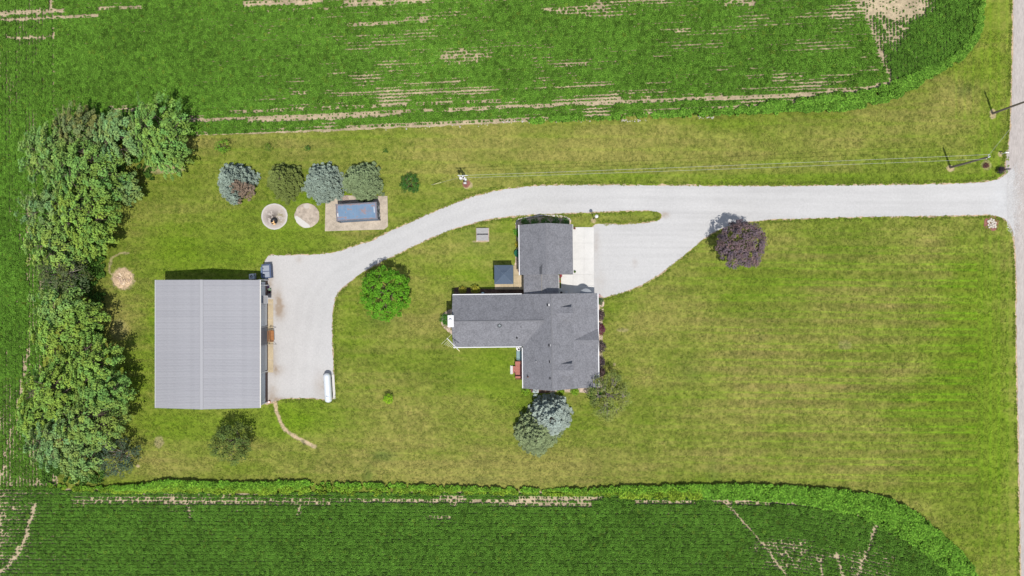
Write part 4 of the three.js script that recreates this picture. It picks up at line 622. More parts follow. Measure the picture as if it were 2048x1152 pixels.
  hp('wall', profile([[lW + 0.3, 0], [lE - 0.3, 0], [lE - 0.3, 2.62], [lr, 3.55], [lW + 0.3, 2.62]], -2.3, 1.3), siding);
  hp('roof', [roofFace([[lW, le, -2.2], [lr, lh, -2.2], [lr, lh, 1.1], [lW, le, 1.1]]), roofFace([[lr, lh, -2.2], [lE, le, -2.2], [lE, le, 1.1], [lr, lh, 1.1]])], shingle);
  hp('ridge_cap', Array.from({ length: 11 }, (_, i) => new THREE.CylinderGeometry(0.12, 0.12, 0.29, 6, 1, true, 0, Math.PI).rotateX(-Math.PI / 2).scale(1, 0.4, 1).translate(lr, lh + 0.004, -1.85 + i * 0.27)), mat(lin(0.2, 0.19, 0.18), 0.9));
  hp('gutter', [bx(lE + 0.01, lE + 0.1, 2.5, 2.6, -1.9, 0.7, 0.02)], offWhite);
  hp('roof_patch', [roofFace([[4.12, 5.031, -2.05], [4.42, 5.225, -2.05], [4.55, 5.309, -3.6], [4.3, 5.147, -3.2], [4.12, 5.031, -3.1]].map(p => [p[0], p[1] + 0.012, p[2]]), 0.02)], mat(lin(0.075, 0.077, 0.085), 0.9));
  hp('door', [bx(lE - 0.33, lE - 0.27, 0.1, 2.15, -1.3, -0.4, 0.01)], white);
}
{ // chimney
  const c = thing('chimney', 'white boxed chimney with a round cap on the west end of the house', 'chimney', [-8.93, 0, 4.84], 0.011);
  obj('shaft', bx(-0.4, 0.4, 0, 5.7, -0.84, 0.84), siding, c); obj('cap', bx(-0.44, 0.44, 5.7, 5.78, -0.87, 0.87, 0.02), white, c);
  const f = obj('flue', cyl(-0.02, 5.78, 6.1, -0.1, 0.16, 0.16, 16), steel, c); obj('flue_cap', [cyl(-0.02, 6.14, 6.24, -0.1, 0.24, 0.02, 18), cyl(-0.02, 6.11, 6.14, -0.1, 0.24, 0.24, 18)], white, f);
}
{ // television antenna on the roof corner
  const h = 6.2, a = Wv(894, 676.5, h), b = Wv(919, 702, h), m = Wv(908.5, 690.5, h);
  const t = thing('television_antenna', 'white television antenna on the south west corner of the house roof', 'antenna', [m.x, 0, m.z]);
  const L = v => v.clone().sub(new THREE.Vector3(m.x, 0, m.z));
  obj('mast', rod([0, 2.9, 0.0], [0, h + 0.1, 0], 0.03), steel, t); obj('boom', rod(L(a), L(b), 0.05, 0.045), white, t);
  obj('boom_tip', rod(L(Wv(916.6, 699.6, h)).setY(h + 0.02), L(Wv(919.4, 702.4, h)).setY(h + 0.02), 0.055), mat(lin(0.7, 0.6, 0.3), 0.6), t);
  const d = b.clone().sub(a), pd = new THREE.Vector3(-d.z, 0, d.x).normalize(), pale = mat(lin(0.6, 0.57, 0.45), 0.5);
  [[0.02, 1.15, 0.95], [0.14, 0.95, 0.1], [0.22, 0.85, 0.1], [0.3, 0.78, 0.1], [0.38, 0.7, 0.1], [0.46, 0.6, 0.1], [0.55, 0.5, 0.25], [0.7, 0.3, 0.2]].forEach(([k, l1, l2]) => { const p = L(a.clone().lerp(b, k)); obj('element', rod(p.clone().addScaledVector(pd, l1), p.clone().addScaledVector(pd, -l2), 0.018), pale, t); });
}

// ---------------------------------------------------------------- barn
const BP = [-45, 0, 8.3];
const barn = thing('barn', 'large metal barn with pale grey ribbed roof beside the gravel yard', 'barn', BP);
const bp = (name, geo, m, parent = barn) => obj(name, (Array.isArray(geo) ? geo : [geo]).map(q => q.translate(-BP[0], 0, -BP[2])), m, parent);
{
  const xW = -52.78, xE = -37.32, xR = -45.42, zN = -1.2, zS = 17.75, he = 4.1, hr = 5.3;
  const metalTex = tiled(7, 512, speckle([0.267, 0.267, 0.284], 0.07, 425, [128, 40, 10, 4])), metal = [0, 1, 2].map(k => mat(lin(1 - 0.018 * k, 1 - 0.018 * k, 1 - 0.016 * k), 0.72, { specularIntensity: 0.2, map: metalTex })), wallM = mat(lin(0.40, 0.44, 0.48), 0.5);
  const wallTex = tiled(0.9, 128, (u) => { const k = (u * 4) % 1 < 0.16 ? 0.72 : 1; return [0.40 * k, 0.44 * k, 0.48 * k]; }), ribWall = mat(0xffffff, 0.5, { map: wallTex });
  bp('wall', [profile([[-52.4, 0], [-37.6, 0], [-37.6, 4.0], [xR, 5.16], [-52.4, 4.0]], -0.95, 17.5)], wallM);
  const roof = bp('roof_deck', [roofFace([[xW + 0.05, he - 0.03, zN + 0.05], [xR, hr - 0.03, zN + 0.05], [xR, hr - 0.03, zS - 0.05], [xW + 0.05, he - 0.03, zS - 0.05]], 0.08), roofFace([[xR, hr - 0.03, zN + 0.05], [xE - 0.05, he - 0.03, zN + 0.05], [xE - 0.05, he - 0.03, zS - 0.05], [xR, hr - 0.03, zS - 0.05]], 0.08)], metal[0]);
  const nP = 21, pw = (zS - zN) / nP;
  for (const side of [0, 1]) {
    const x0 = side ? xR : xW, x1 = side ? xE : xR, y0 = side ? hr : he, y1 = side ? he : hr, run = Math.hypot(x1 - x0, y1 - y0);
    const prof = []; for (let r = 0; r < 4; r++) { const o = r * pw / 4; prof.push([o + 0.01, 0], [o + 0.15, 0], [o + 0.165, 0.019], [o + 0.205, 0.019], [o + 0.22, 0]); } prof.push([pw + 0.004, 0]); const top = prof.map(p => new THREE.Vector2(-p[0], p[1]));
    const sh = new THREE.Shape([...top, new THREE.Vector2(-pw - 0.004, -0.012), new THREE.Vector2(-0.01, -0.012)]);
    const g0 = new THREE.ExtrudeGeometry(sh, { depth: run, bevelEnabled: false }).rotateY(Math.PI / 2).rotateZ(Math.atan2(y1 - y0, x1 - x0));
    for (let k = 0; k < nP; k++) { const o = new THREE.Mesh(g0, metal[Math.floor(h2(k, side, 430) * 3)]); o.name = 'roof_panel'; o.castShadow = o.receiveShadow = true; o.position.set(x0 - BP[0], y0 + 0.012, zN + k * pw - BP[2]); roof.add(o); }
  }
  bp('ridge_cap', [roofFace([[xR - 0.22, hr + 0.045, zN - 0.01], [xR, hr + 0.08, zN - 0.01], [xR, hr + 0.08, zS + 0.01], [xR - 0.22, hr + 0.045, zS + 0.01]], 0.02), roofFace([[xR, hr + 0.08, zN - 0.01], [xR + 0.22, hr + 0.045, zN - 0.01], [xR + 0.22, hr + 0.045, zS + 0.01], [xR, hr + 0.08, zS + 0.01]], 0.02)], mat(lin(0.29, 0.29, 0.305), 0.72));
  bp('gutter', [bx(xE - 0.02, xE + 0.12, he - 0.16, he - 0.02, zN, zS, 0.02)], mat(lin(0.6, 0.57, 0.52), 0.5));
  bp('edge_trim', [bx(xW - 0.06, xW, he - 0.14, he + 0.03, zN, zS)], paleGrey);
  // east front: wainscot, two overhead doors, a side bay, corner trims, entry door with awning
  const zp = p => (p - 576) / PPM * 0.985, brown = mat(lin(0.09, 0.065, 0.06), 0.7);
  for (const [a, b] of [[560.5, 605], [651.5, 655], [742, 746.5], [747, 806]]) bp('wainscot', [bx(-37.6, -37.55, 0, 1.0, zp(a), zp(b), 0.005)], brown);
  const door = (a, b, rec, m) => { const d = bp('overhead_door', [bx(-37.62, -37.58 + (rec ? -0.01 : 0.01), 0.02, 3.5, zp(a), zp(b))], m); for (let k = 0; k < 6; k++) bp('door_panel', [bx(-37.585, -37.55, 0.05 + k * 0.575, 0.6 + k * 0.575, zp(a) + 0.04, zp(b) - 0.04, 0.01)], m, d); bp('base_seal', [bx(-37.56, -37.53, 0.0, 0.35, zp(a), zp(b), 0.01)], brown, d); };
  door(608, 652, 0, mat(lin(0.46, 0.49, 0.52), 0.5)); door(655.5, 689, 0, mat(lin(0.17, 0.18, 0.2), 0.5)); door(691, 742, 0, mat(lin(0.36, 0.385, 0.41), 0.5));
  for (const p of [560, 570.5, 606.5, 653.5, 690, 744.5, 807]) bp('wall_trim', [bx(-37.6, p === 560 || p === 570.5 ? -37.42 : -37.52, 0, 3.9, zp(p) - 0.07, zp(p) + 0.07, 0.01)], p > 650 && p < 740 ? greyM : white);
  bp('entry_door', [bx(-37.6, -37.54, 0.02, 2.1, zp(594), zp(605), 0.01)], white);
  const aw = bp('awning', [bx(-37.6, -36.75, 2.32, 2.4, 1.18, 2.28, 0.02)], mat(lin(0.22, 0.22, 0.225), 0.7));
  bp('awning_frame', [bx(-37.6, -36.72, 2.4, 2.44, 1.15, 1.23), bx(-37.6, -36.72, 2.4, 2.44, 2.23, 2.31), bx(-36.78, -36.7, 2.4, 2.44, 1.23, 2.23), bx(-37.58, -37.5, 2.4, 2.44, 1.23, 2.23)], greyM, aw);
  bp('wall_lamp', [bx(-37.6, -37.4, 2.9, 3.2, zp(567) - 0.12, zp(567) + 0.12, 0.03)], mat(lin(0.12, 0.17, 0.24), 0.5));
}

// ---------------------------------------------------------------- gazebo
{
  const h = 2.35, c = W(1007.7, 549.2, h), hw = 1.43, g = thing('gazebo', 'square gazebo with a slate blue metal hip roof on the patio', 'gazebo', [c[0], 0, c[2]], 0.008);
  const slate = mat(lin(0.085, 0.115, 0.16), 0.4, { metalness: 0.25 }), dark = mat(lin(0.04, 0.05, 0.065), 0.45);
  const pan = (a, s, y0, y1, t) => roofFace([[-a, y0, a], [a, y0, a], [s, y1, s], [-s, y1, s]], t);
  const lower = [], seams = [], upper = [];
  for (let k = 0; k < 4; k++) {
    lower.push(pan(hw, 0.34, h, 3.0, 0.04).rotateY(k * Math.PI / 2)); upper.push(roofFace([[-0.48, 3.06, 0.48], [0.48, 3.06, 0.48], [0, 3.36, 0]], 0.03).rotateY(k * Math.PI / 2));
    for (let i = -6; i <= 6; i++) { const x = i * 0.21, z1 = Math.max(0.34, Math.abs(x)), y1 = lerp(h, 3.0, (hw - z1) / (hw - 0.34)); if (hw - z1 > 0.08) seams.push(rod([x, h + 0.015, hw], [x, y1 + 0.015, z1], 0.014, 0.014, 4).rotateY(k * Math.PI / 2)); }
    seams.push(rod([hw, h + 0.02, hw], [0.34, 3.02, 0.34], 0.03, 0.03, 5).rotateY(k * Math.PI / 2), rod([0.48, 3.07, 0.48], [0, 3.38, 0], 0.022, 0.022, 5).rotateY(k * Math.PI / 2));
  }
  const r = obj('roof', lower, slate, g); obj('roof_seams', seams, mat(lin(0.12, 0.155, 0.2), 0.4), r); obj('vented_top', upper, slate, g); obj('eave_frame', [0, 1, 2, 3].map(k => bx(-hw, hw, h - 0.14, h - 0.045, hw - 0.06, hw - 0.005).rotateY(k * Math.PI / 2)), dark, g);
  for (const [x, z] of [[1, 1], [1, -1], [-1, 1], [-1, -1]]) obj('post', bx(x * 1.28 - 0.06, x * 1.28 + 0.06, 0.06, h, z * 1.28 - 0.06, z * 1.28 + 0.06, 0.01), dark, g);
}

// ---------------------------------------------------------------- container, dumpster, tank, swing
{
  const c = W(713.2, 423.2, 2.59), t = thing('shipping_container', 'rusty blue shipping container on the concrete pad below the spruces', 'container', [c[0], 0.09, c[2]], 0.058);
  const Lx = 6.06 / 2, Lz = 2.44 / 2, H = 2.5;
  const topT = tex(512, 256, (u, v) => { const n = fbm(u * 14, v * 6, 440, 4), n2 = h2(Math.floor(u * 512), Math.floor(v * 256), 441) - 0.5; let r = sstep(0.6, 0.72, n) * 0.5; r = Math.max(r, 0.85 * sstep(0.5, 0.62, fbm(u * 30, v * 12, 443, 3)) * Math.exp(-(((u - 0.68) / 0.09) ** 2 + ((v - 0.55) / 0.2) ** 2)), 0.5 * Math.exp(-(((v - 0.5) / 0.08) ** 2)) * sstep(0.55, 0.7, u) * (1 - sstep(0.86, 0.92, u)) * n, sstep(0.045, 0.0, Math.min(u, 1 - u, v * 0.6, (1 - v) * 0.6)) * n * 1.1, 0.35 * sstep(0.45, 0.7, fbm(u * 8, v * 4, 445, 3)) * (1 - sstep(0.06, 0.12, u))); const b = 1 + (n - 0.5) * 0.3 + n2 * 0.06; const c0 = [0.115 * b, 0.185 * b, 0.275 * b]; return c0.map((k, i) => lerp(k, [0.27, 0.125, 0.065][i], r)); });
  const top = mat(0xffffff, 0.6, { map: topT }), blue = mat(lin(0.10, 0.16, 0.25), 0.6), rust = mat(0xffffff, 0.8, { map: tiled(1.5, 128, speckle([0.15, 0.15, 0.17], 0.7, 447, [64, 24, 8])) });
  const corr = (len, n, dep) => { const pts = []; for (let i = 0; i < n; i++) { const a = i / n * len, q = len / n; pts.push([a, 0], [a + q * 0.35, 0], [a + q * 0.5, dep], [a + q * 0.85, dep]); } pts.push([len, 0]); return new THREE.ExtrudeGeometry(new THREE.Shape([...pts.map(p => new THREE.Vector2(p[0] - len / 2, p[1])), new THREE.Vector2(len / 2, -0.05), new THREE.Vector2(-len / 2, -0.05)]), { depth: H - 0.3, bevelEnabled: false }); };
  const rg = new THREE.PlaneGeometry(5.9, 2.3, 60, 1).rotateX(-Math.PI / 2), rp = rg.attributes.position; for (let i = 0; i < rp.count; i++) rp.setY(i, Math.sin(rp.getX(i) * 30 / 1.0) > 0 ? 0.012 : -0.012); rg.computeVertexNormals(); rg.translate(0, H + 0.005, 0);
  obj('roof', rg, top, t);
  const shell = obj('body', bx(-Lx + 0.06, Lx - 0.06, 0.15, H - 0.03, -Lz + 0.06, Lz - 0.08), blue, t);
  obj('side_wall', corr(5.8, 22, 0.035).rotateX(-Math.PI / 2).translate(0, 0.15, Lz - 0.04), blue, t); obj('side_wall', corr(5.8, 22, 0.035).rotateX(-Math.PI / 2).rotateY(Math.PI).translate(0, 0.15, -Lz + 0.04), blue, t);
  obj('frame', [...[-1, 1].flatMap(s => [bx(-Lx, Lx, H - 0.1, H + 0.03, s * Lz - 0.06, s * Lz + 0.06, 0.01), bx(-Lx, Lx, 0.02, 0.18, s * Lz - 0.06, s * Lz + 0.06, 0.01)]), ...[-1, 1].flatMap(s => [bx(s * Lx - 0.06, s * Lx + 0.06, H - 0.11, H + 0.025, -Lz, Lz, 0.01), ...[-1, 1].map(q => bx(s * Lx - 0.08, s * Lx + 0.08, 0, H + 0.04, q * Lz - 0.08, q * Lz + 0.08, 0.015))])], rust, t);
  for (const s of [-1, 1]) { const d = obj('door', bx(Lx - 0.03, Lx + 0.03, 0.2, H - 0.12, s * 0.57 - 0.54, s * 0.57 + 0.54, 0.01), mat(lin(0.06, 0.085, 0.12), 0.6), t); for (const q of [-0.25, 0.25]) obj('locking_bar', cyl(Lx + 0.07, 0.2, H - 0.1, s * 0.57 + q, 0.022, 0.022, 8), greyM, d); obj('handle', bx(Lx + 0.06, Lx + 0.1, 1.0, 1.06, s * 0.57 - 0.2, s * 0.57 + 0.2, 0.01), paleGrey, d); }
  obj('number_label', bx(Lx - 0.42, Lx - 0.34, H + 0.022, H + 0.026, -0.6, 0.3), white, t); obj('number_label', bx(-Lx + 0.14, -Lx + 0.26, H + 0.022, H + 0.026, 0.1, 0.6), white, t);
  // worn row of white side lettering, no longer readable
  const bars = []; let x = -1.6; for (let k = 0; k < 13; k++) { const w = 0.12 + 0.16 * h2(k, 3, 450); if (k % 5 !== 4) bars.push(bx(x, x + w, 1.75, 2.25, Lz - 0.002, Lz + 0.006)); x += w + 0.1; } obj('worn_marking', bars, white, t);
}
{ // pallets behind the container
  const w = W(690, 399), t = thing('wooden_pallet', 'grey striped wooden pallet between the spruces and the container', 'pallet', [w[0], 0.09, w[2]], 0.3), wood = mat(0xffffff, 0.9, { map: tiled(0.8, 128, speckle([0.33, 0.26, 0.22], 0.35, 455, [64, 16, 6])) });
  for (let i = 0; i < 6; i++) obj('slat', bx(-0.6, 0.6, 0.12, 0.145, -0.5 + i * 0.18, -0.39 + i * 0.18, 0.004), wood, t); for (const x of [-0.52, 0, 0.52]) obj('stringer', bx(x - 0.03, x + 0.03, 0, 0.12, -0.5, 0.5), wood, t);
}
{ // dumpster
  const w = W(538.5, 543), t = thing('dumpster', 'dark blue dumpster with two grey lids at the barn\'s corner', 'dumpster', [w[0], 0, w[2]], 0.06), nb = mat(lin(0.055, 0.08, 0.15), 0.5), lid = mat(lin(0.22, 0.24, 0.28), 0.6);
  obj('body', profileX([[-1.0, 0.15], [1.0, 0.15], [1.0, 1.2], [-1.0, 1.2]], -0.62, 0.62), nb, t);
  obj('rim', [bx(-0.68, 0.68, 1.2, 1.27, -1.06, -0.94), bx(-0.68, 0.68, 1.2, 1.27, 0.94, 1.06), bx(-0.68, -0.58, 1.2, 1.27, -0.94, 0.94), bx(0.5, 0.68, 1.2, 1.29, -0.94, 0.94)], nb, t);
  for (const s of [-1, 1]) { const l = obj('lid', bx(-0.55, 0.47, 1.24, 1.3, s * 0.47 - 0.42, s * 0.47 + 0.42, 0.02), lid, t); obj('lid_handle', bx(-0.5, -0.4, 1.3, 1.34, s * 0.47 - 0.1, s * 0.47 + 0.1, 0.01), blackM, l); }
  for (const s of [-1, 1]) obj('fork_pocket', bx(-0.85, -0.62, 0.55, 0.75, s * 0.9 - 0.08, s * 0.9 + 0.08), nb, t);
  obj('side_shelf', bx(-1.0, -0.64, 0.8, 0.86, -0.7, 0.95, 0.01), mat(lin(0.1, 0.14, 0.23), 0.5), t);
  for (const [x, z] of [[0.5, 0.9], [0.5, -0.9], [-0.5, 0.9], [-0.5, -0.9]]) obj('wheel', rod([x - 0.04, 0.09, z], [x + 0.04, 0.09, z], 0.09, 0.09, 14), blackM, t);
}
{ // propane tank
  const a = W(653.3, 751, 1.2), b = W(656.3, 801, 1.2), cx = (a[0] + b[0]) / 2, cz = (a[2] + b[2]) / 2, t = thing('propane_tank', 'long silver white propane tank at the edge of the gravel yard', 'tank', [cx, 0, cz], Math.atan2(b[0] - a[0], b[2] - a[2]));
  const R = 0.56, L = 1.8, sv = mat(lin(0.62, 0.65, 0.68), 0.3, { metalness: 0.25 }), pts = []; for (let i = 0; i <= 10; i++) { const q = i / 10 * Math.PI / 2; pts.push([R * Math.sin(q) + 1e-4, -L - 0.45 * Math.cos(q)]); } for (let i = 0; i <= 10; i++) { const q = i / 10 * Math.PI / 2; pts.push([R * Math.cos(q) + 1e-4, L + 0.45 * Math.sin(q)]); }
  obj('shell', lathe(pts, 36).rotateX(Math.PI / 2).translate(0, 1.02, 0), sv, t);
  obj('weld_band', [-1.78, -0.6, 0.6, 1.78].map(z => new THREE.TorusGeometry(R + 0.002, 0.01, 6, 36).translate(0, 1.02, z)), mat(lin(0.5, 0.53, 0.56), 0.4), t);
  for (const z of [-1.35, 1.1]) obj('leg', [bx(-0.42, 0.42, 0.1, 0.55, z - 0.06, z + 0.06, 0.01), bx(-0.62, 0.5, 0.06, 0.12, z - 0.1, z + 0.1, 0.01)], darkGrey, t);
  const d = obj('valve_dome', lathe([[0.001, 1.74], [0.16, 1.72], [0.2, 1.68], [0.2, 1.55]], 20).translate(0, 0, 1.35), sv, t); obj('fill_pipe', [rod([-0.55, 1.2, -1.0], [-0.62, 0.1, -1.0], 0.03), rod([-0.62, 0.5, -1.9], [-0.62, 0.5, -1.0], 0.025)], blackM, t);
  obj('regulator', [bx(-0.75, -0.55, 0.3, 0.5, -0.95, -0.65, 0.02), bx(-0.8, -0.6, 0.2, 0.34, 0.1, 0.36, 0.02), rod([-0.75, 0.34, -2.0], [-0.58, 0.34, -1.7], 0.05)], blackM, t);
  obj('warning_label', new THREE.CylinderGeometry(R + 0.004, R + 0.004, 0.26, 8, 1, true, -0.5, 0.42).rotateX(-Math.PI / 2).rotateZ(Math.PI).translate(0, 1.02, -1.2), mat(lin(0.72, 0.36, 0.16), 0.6), t);
  obj('cap_plate', new THREE.CylinderGeometry(R + 0.01, R + 0.01, 0.62, 10, 1, true, -0.32, 0.64).rotateX(-Math.PI / 2).rotateZ(Math.PI).translate(0, 1.02, 1.2), white, t);
  obj('footing', [bx(0.5, 0.86, -0.02, 0.12, -1.9, 1.9, 0.02)], offWhite, t);
}
{ // garden swing
  const w = W(545, 671.5), t = thing('garden_swing', 'brown wooden garden swing in a black frame before the barn doors', 'swing', [w[0], 0, w[2]], 0.02), wood = mat(0xffffff, 0.75, { map: tiled(0.7, 128, speckle([0.32, 0.145, 0.06], 0.35, 460, [64, 16, 6])) });
  for (const s of [-1, 1]) { obj('frame_leg', [rod([-0.55, 0, s * 1.25], [0, 1.75, s * 1.05], 0.028), rod([0.6, 0, s * 1.32], [0, 1.75, s * 1.05], 0.028), rod([-0.3, 0.75, s * 1.16], [0.33, 0.75, s * 1.18], 0.02)], blackM, t); obj('hanger', [rod([0.3, 0.5, s * 0.8], [0.02, 1.72, s * 0.95], 0.012), rod([-0.28, 0.85, s * 0.8], [-0.02, 1.72, s * 0.95], 0.012)], blackM, t); obj('armrest', bx(-0.28, 0.35, 0.7, 0.74, s * 0.82 - 0.05, s * 0.82 + 0.05, 0.01), wood, t); }
  obj('top_bar', rod([0, 1.75, -1.12], [0, 1.75, 1.12], 0.03), blackM, t);
  for (let i = 0; i < 5; i++) obj('seat_slat', bx(-0.24 + i * 0.125, -0.135 + i * 0.125, 0.46, 0.49, -0.8, 0.8, 0.008), wood, t);
  for (let i = 0; i < 4; i++) obj('back_slat', bx(-0.3 - i * 0.035, -0.27 - i * 0.035, 0.54 + i * 0.13, 0.64 + i * 0.13, -0.8, 0.8, 0.008), wood, t);
}
function condenser(label, px, py, s, turn, m) {
  const w = W(px, py, s * 0.9), t = thing('air_conditioner', label, 'air conditioner', [w[0], 0, w[2]], turn), h = s;
  obj('pad', bx(-s * 0.56, s * 0.56, 0, 0.06, -s * 0.56, s * 0.56, 0.01), paleGrey, t); obj('cabinet', bx(-s * 0.46, s * 0.46, 0.06, h, -s * 0.46, s * 0.46, 0.07), m, t);
  const top = obj('fan_ring', new THREE.TorusGeometry(s * 0.33, s * 0.06, 8, 28).rotateX(Math.PI / 2).translate(0, h + 0.01, 0), m, t); obj('fan_opening', cyl(0, h - 0.02, h + 0.012, 0, s * 0.28, s * 0.28, 28), blackM, t);
  const bl = []; for (let k = 0; k < 4; k++) bl.push(bx(0.02, s * 0.25, h + 0.016, h + 0.022, -s * 0.06, s * 0.06).rotateY(k * Math.PI / 2 + 0.4)); obj('fan_blade', bl, greyM, t); obj('hub', cyl(0, h + 0.01, h + 0.04, 0, 0.05, 0.05, 12), greyM, t);
}
condenser('pale grey air conditioner on the grass in the barn\'s shade', 503, 553, 0.82, 0.05, mat(lin(0.42, 0.45, 0.5), 0.5));
condenser('grey green air conditioner at the south wall of the house', 1071.5, 781, 0.8, 0.02, mat(lin(0.3, 0.36, 0.35), 0.5));
{ const w = W(510.5, 555), t = thing('steel_drum', 'dull ribbed drum beside the air conditioner behind the barn', 'drum', [w[0], 0, w[2]]); obj('body', lathe([[0.001, 0], [0.26, 0], [0.27, 0.25], [0.285, 0.27], [0.27, 0.29], [0.27, 0.55], [0.285, 0.57], [0.27, 0.59], [0.265, 0.8], [0.24, 0.8], [0.24, 0.77], [0.001, 0.77]], 24), mat(lin(0.25, 0.29, 0.31), 0.5), t); obj('lid_bung', cyl(0.12, 0.77, 0.8, 0, 0.035, 0.035, 10), darkGrey, t); }

// fire bowl with its burning wood, firewood
{
  const w = W(550, 443), t = thing('fire_bowl', 'black round fire bowl on the ash stained pad', 'fire bowl', [w[0], 0.07, w[2]]);
  obj('bowl', lathe([[0.001, 0.12], [0.3, 0.16], [0.44, 0.3], [0.48, 0.46], [0.51, 0.46], [0.47, 0.28], [0.32, 0.1], [0.001, 0.06]], 30), blackM, t); for (let k = 0; k < 3; k++) obj('leg', rod([0.3 * Math.cos(k * 2.1), 0, 0.3 * Math.sin(k * 2.1)], [0.25 * Math.cos(k * 2.1), 0.14, 0.25 * Math.sin(k * 2.1)], 0.02), blackM, t);
  const lw = mat(0xffffff, 0.85, { map: tiled(0.4, 128, speckle([0.72, 0.46, 0.22], 0.3, 470, [40, 12, 5])) });
  [[-0.2, 0.2, 0.2, 0.5, 0.34], [0.02, 0.3, -0.5, 0.55, 0.4], [-0.05, 0.12, 1.3, 0.42, 0.44], [0.08, 0.5, 0.1, 0.36, 0.48]].forEach(([x, z, a, l, y], i) => { const g = obj('firewood', new THREE.CylinderGeometry(0.075, 0.07, l, 7, 1).rotateZ(Math.PI / 2), lw); g.position.set(w[0] + x, 0.07 + y, w[2] + z); g.rotation.set(0.1, a, 0.15); tag(g, ['pale split log at the back of the black fire bowl', 'long pale split log lying slantwise across the black fire bowl', 'short pale split log on top in the black fire bowl', 'pale split log at the front edge of the black fire bowl'][i], 'log', 'logs in the fire bowl'); });
}
// wood chip pile
{
  const w = W(246, 557), t = thing('wood_pile', 'low round heap of pale wood chunks and chips on the west lawn', 'wood pile', [w[0], 0, w[2]]), chip = mat(0xffffff, 0.95, { map: tiled(1.5, 256, speckle([0.42, 0.31, 0.2], 0.7, 480, [120, 60, 24, 8])) });
  const g = new THREE.CircleGeometry(1, 48, 0, 6.2832).rotateX(-Math.PI / 2); const rings = 6, P = [], I = []; for (let r = 0; r <= rings; r++) for (let i = 0; i < 40; i++) { const a = i / 40 * 6.2832, q = r / rings * 1.5 * (1 + 0.16 * (fbm(Math.cos(a) * 2 + 9, Math.sin(a) * 2 + 9, 482, 2) - 0.5) * 2), y = 0.3 * (1 - (r / rings) ** 2) + (fbm(q * Math.cos(a) * 3 + 20, q * Math.sin(a) * 3 + 20, 483, 3) - 0.5) * 0.22 * (r < rings ? 1 : 0); P.push(q * Math.cos(a), Math.max(r === rings ? 0.012 : 0.02, y), q * Math.sin(a)); }
  for (let r = 0; r < rings; r++) for (let i = 0; i < 40; i++) { const a = r * 40 + i, b = r * 40 + (i + 1) % 40, c = a + 40, d = b + 40; I.push(a, b, c, b, d, c); } const m = new THREE.BufferGeometry(); m.setAttribute('position', new THREE.Float32BufferAttribute(P, 3)); m.setAttribute('uv', new THREE.Float32BufferAttribute(P.flatMap((v, i) => i % 3 === 0 ? [v, P[i + 2]] : []), 2)); m.setIndex(I); m.computeVertexNormals();
  obj('chips', m, chip, t);
  const cm = [[0.5, 0.38, 0.25], [0.6, 0.48, 0.34], [0.4, 0.3, 0.22], [0.32, 0.22, 0.17]].map(c => mat(lin(...c), 0.9));
  for (let i = 0; i < 26; i++) { const a = rnd() * 6.283, q = Math.sqrt(rnd()) * 1.05, s = rr(0.12, 0.3); const o = obj('wood_chunk', bx(-s, s, -0.07, 0.07, -s * 0.45, s * 0.45, 0.02), cm[i % 4], t); o.position.set(0.2 + Math.cos(a) * q * 0.95, 0.32 * (1 - (q / 1.5) ** 2) + 0.03, 0.05 + Math.sin(a) * q * 0.8); o.rotation.set(rr(-0.5, 0.5), rnd() * 6, rr(-0.5, 0.5)); }
}
// low vault with two grey covers on the lawn
{
  const w = W(965.3, 469.5), t = thing('cellar_hatch', 'square grey cellar hatch with two covers on the lawn', 'hatch', [w[0], 0, w[2]], 0.01), g = mat(0xffffff, 0.8, { map: tiled(1.2, 128, speckle([0.29, 0.285, 0.28], 0.16, 490, [64, 24, 8])) });
  obj('curb', bx(-1.0, 1.0, -0.02, 0.12, -1.03, 1.06, 0.02), pebMat, t); obj('vault', bx(-0.9, 0.86, 0, 0.34, -0.98, 0.9, 0.02), darkGrey, t);
  for (const s of [0, 1]) { const c = obj('cover', bx(-0.92, 0.88, 0.34, 0.41, s ? 0.05 : -1.0, s ? 0.92 : -0.16, 0.015), g, t); for (let k = 0; k < 5; k++) obj('rib', bx(-0.9, 0.86, 0.41, 0.422, (s ? 0.14 : -0.92) + k * 0.16, (s ? 0.16 : -0.9) + k * 0.16), g, c); }
  for (let k = 0; k < 4; k++) obj('hinge', bx(-0.7 + k * 0.42, -0.55 + k * 0.42, 0.35, 0.4, -0.12, 0.02, 0.01), blackM, t);
}
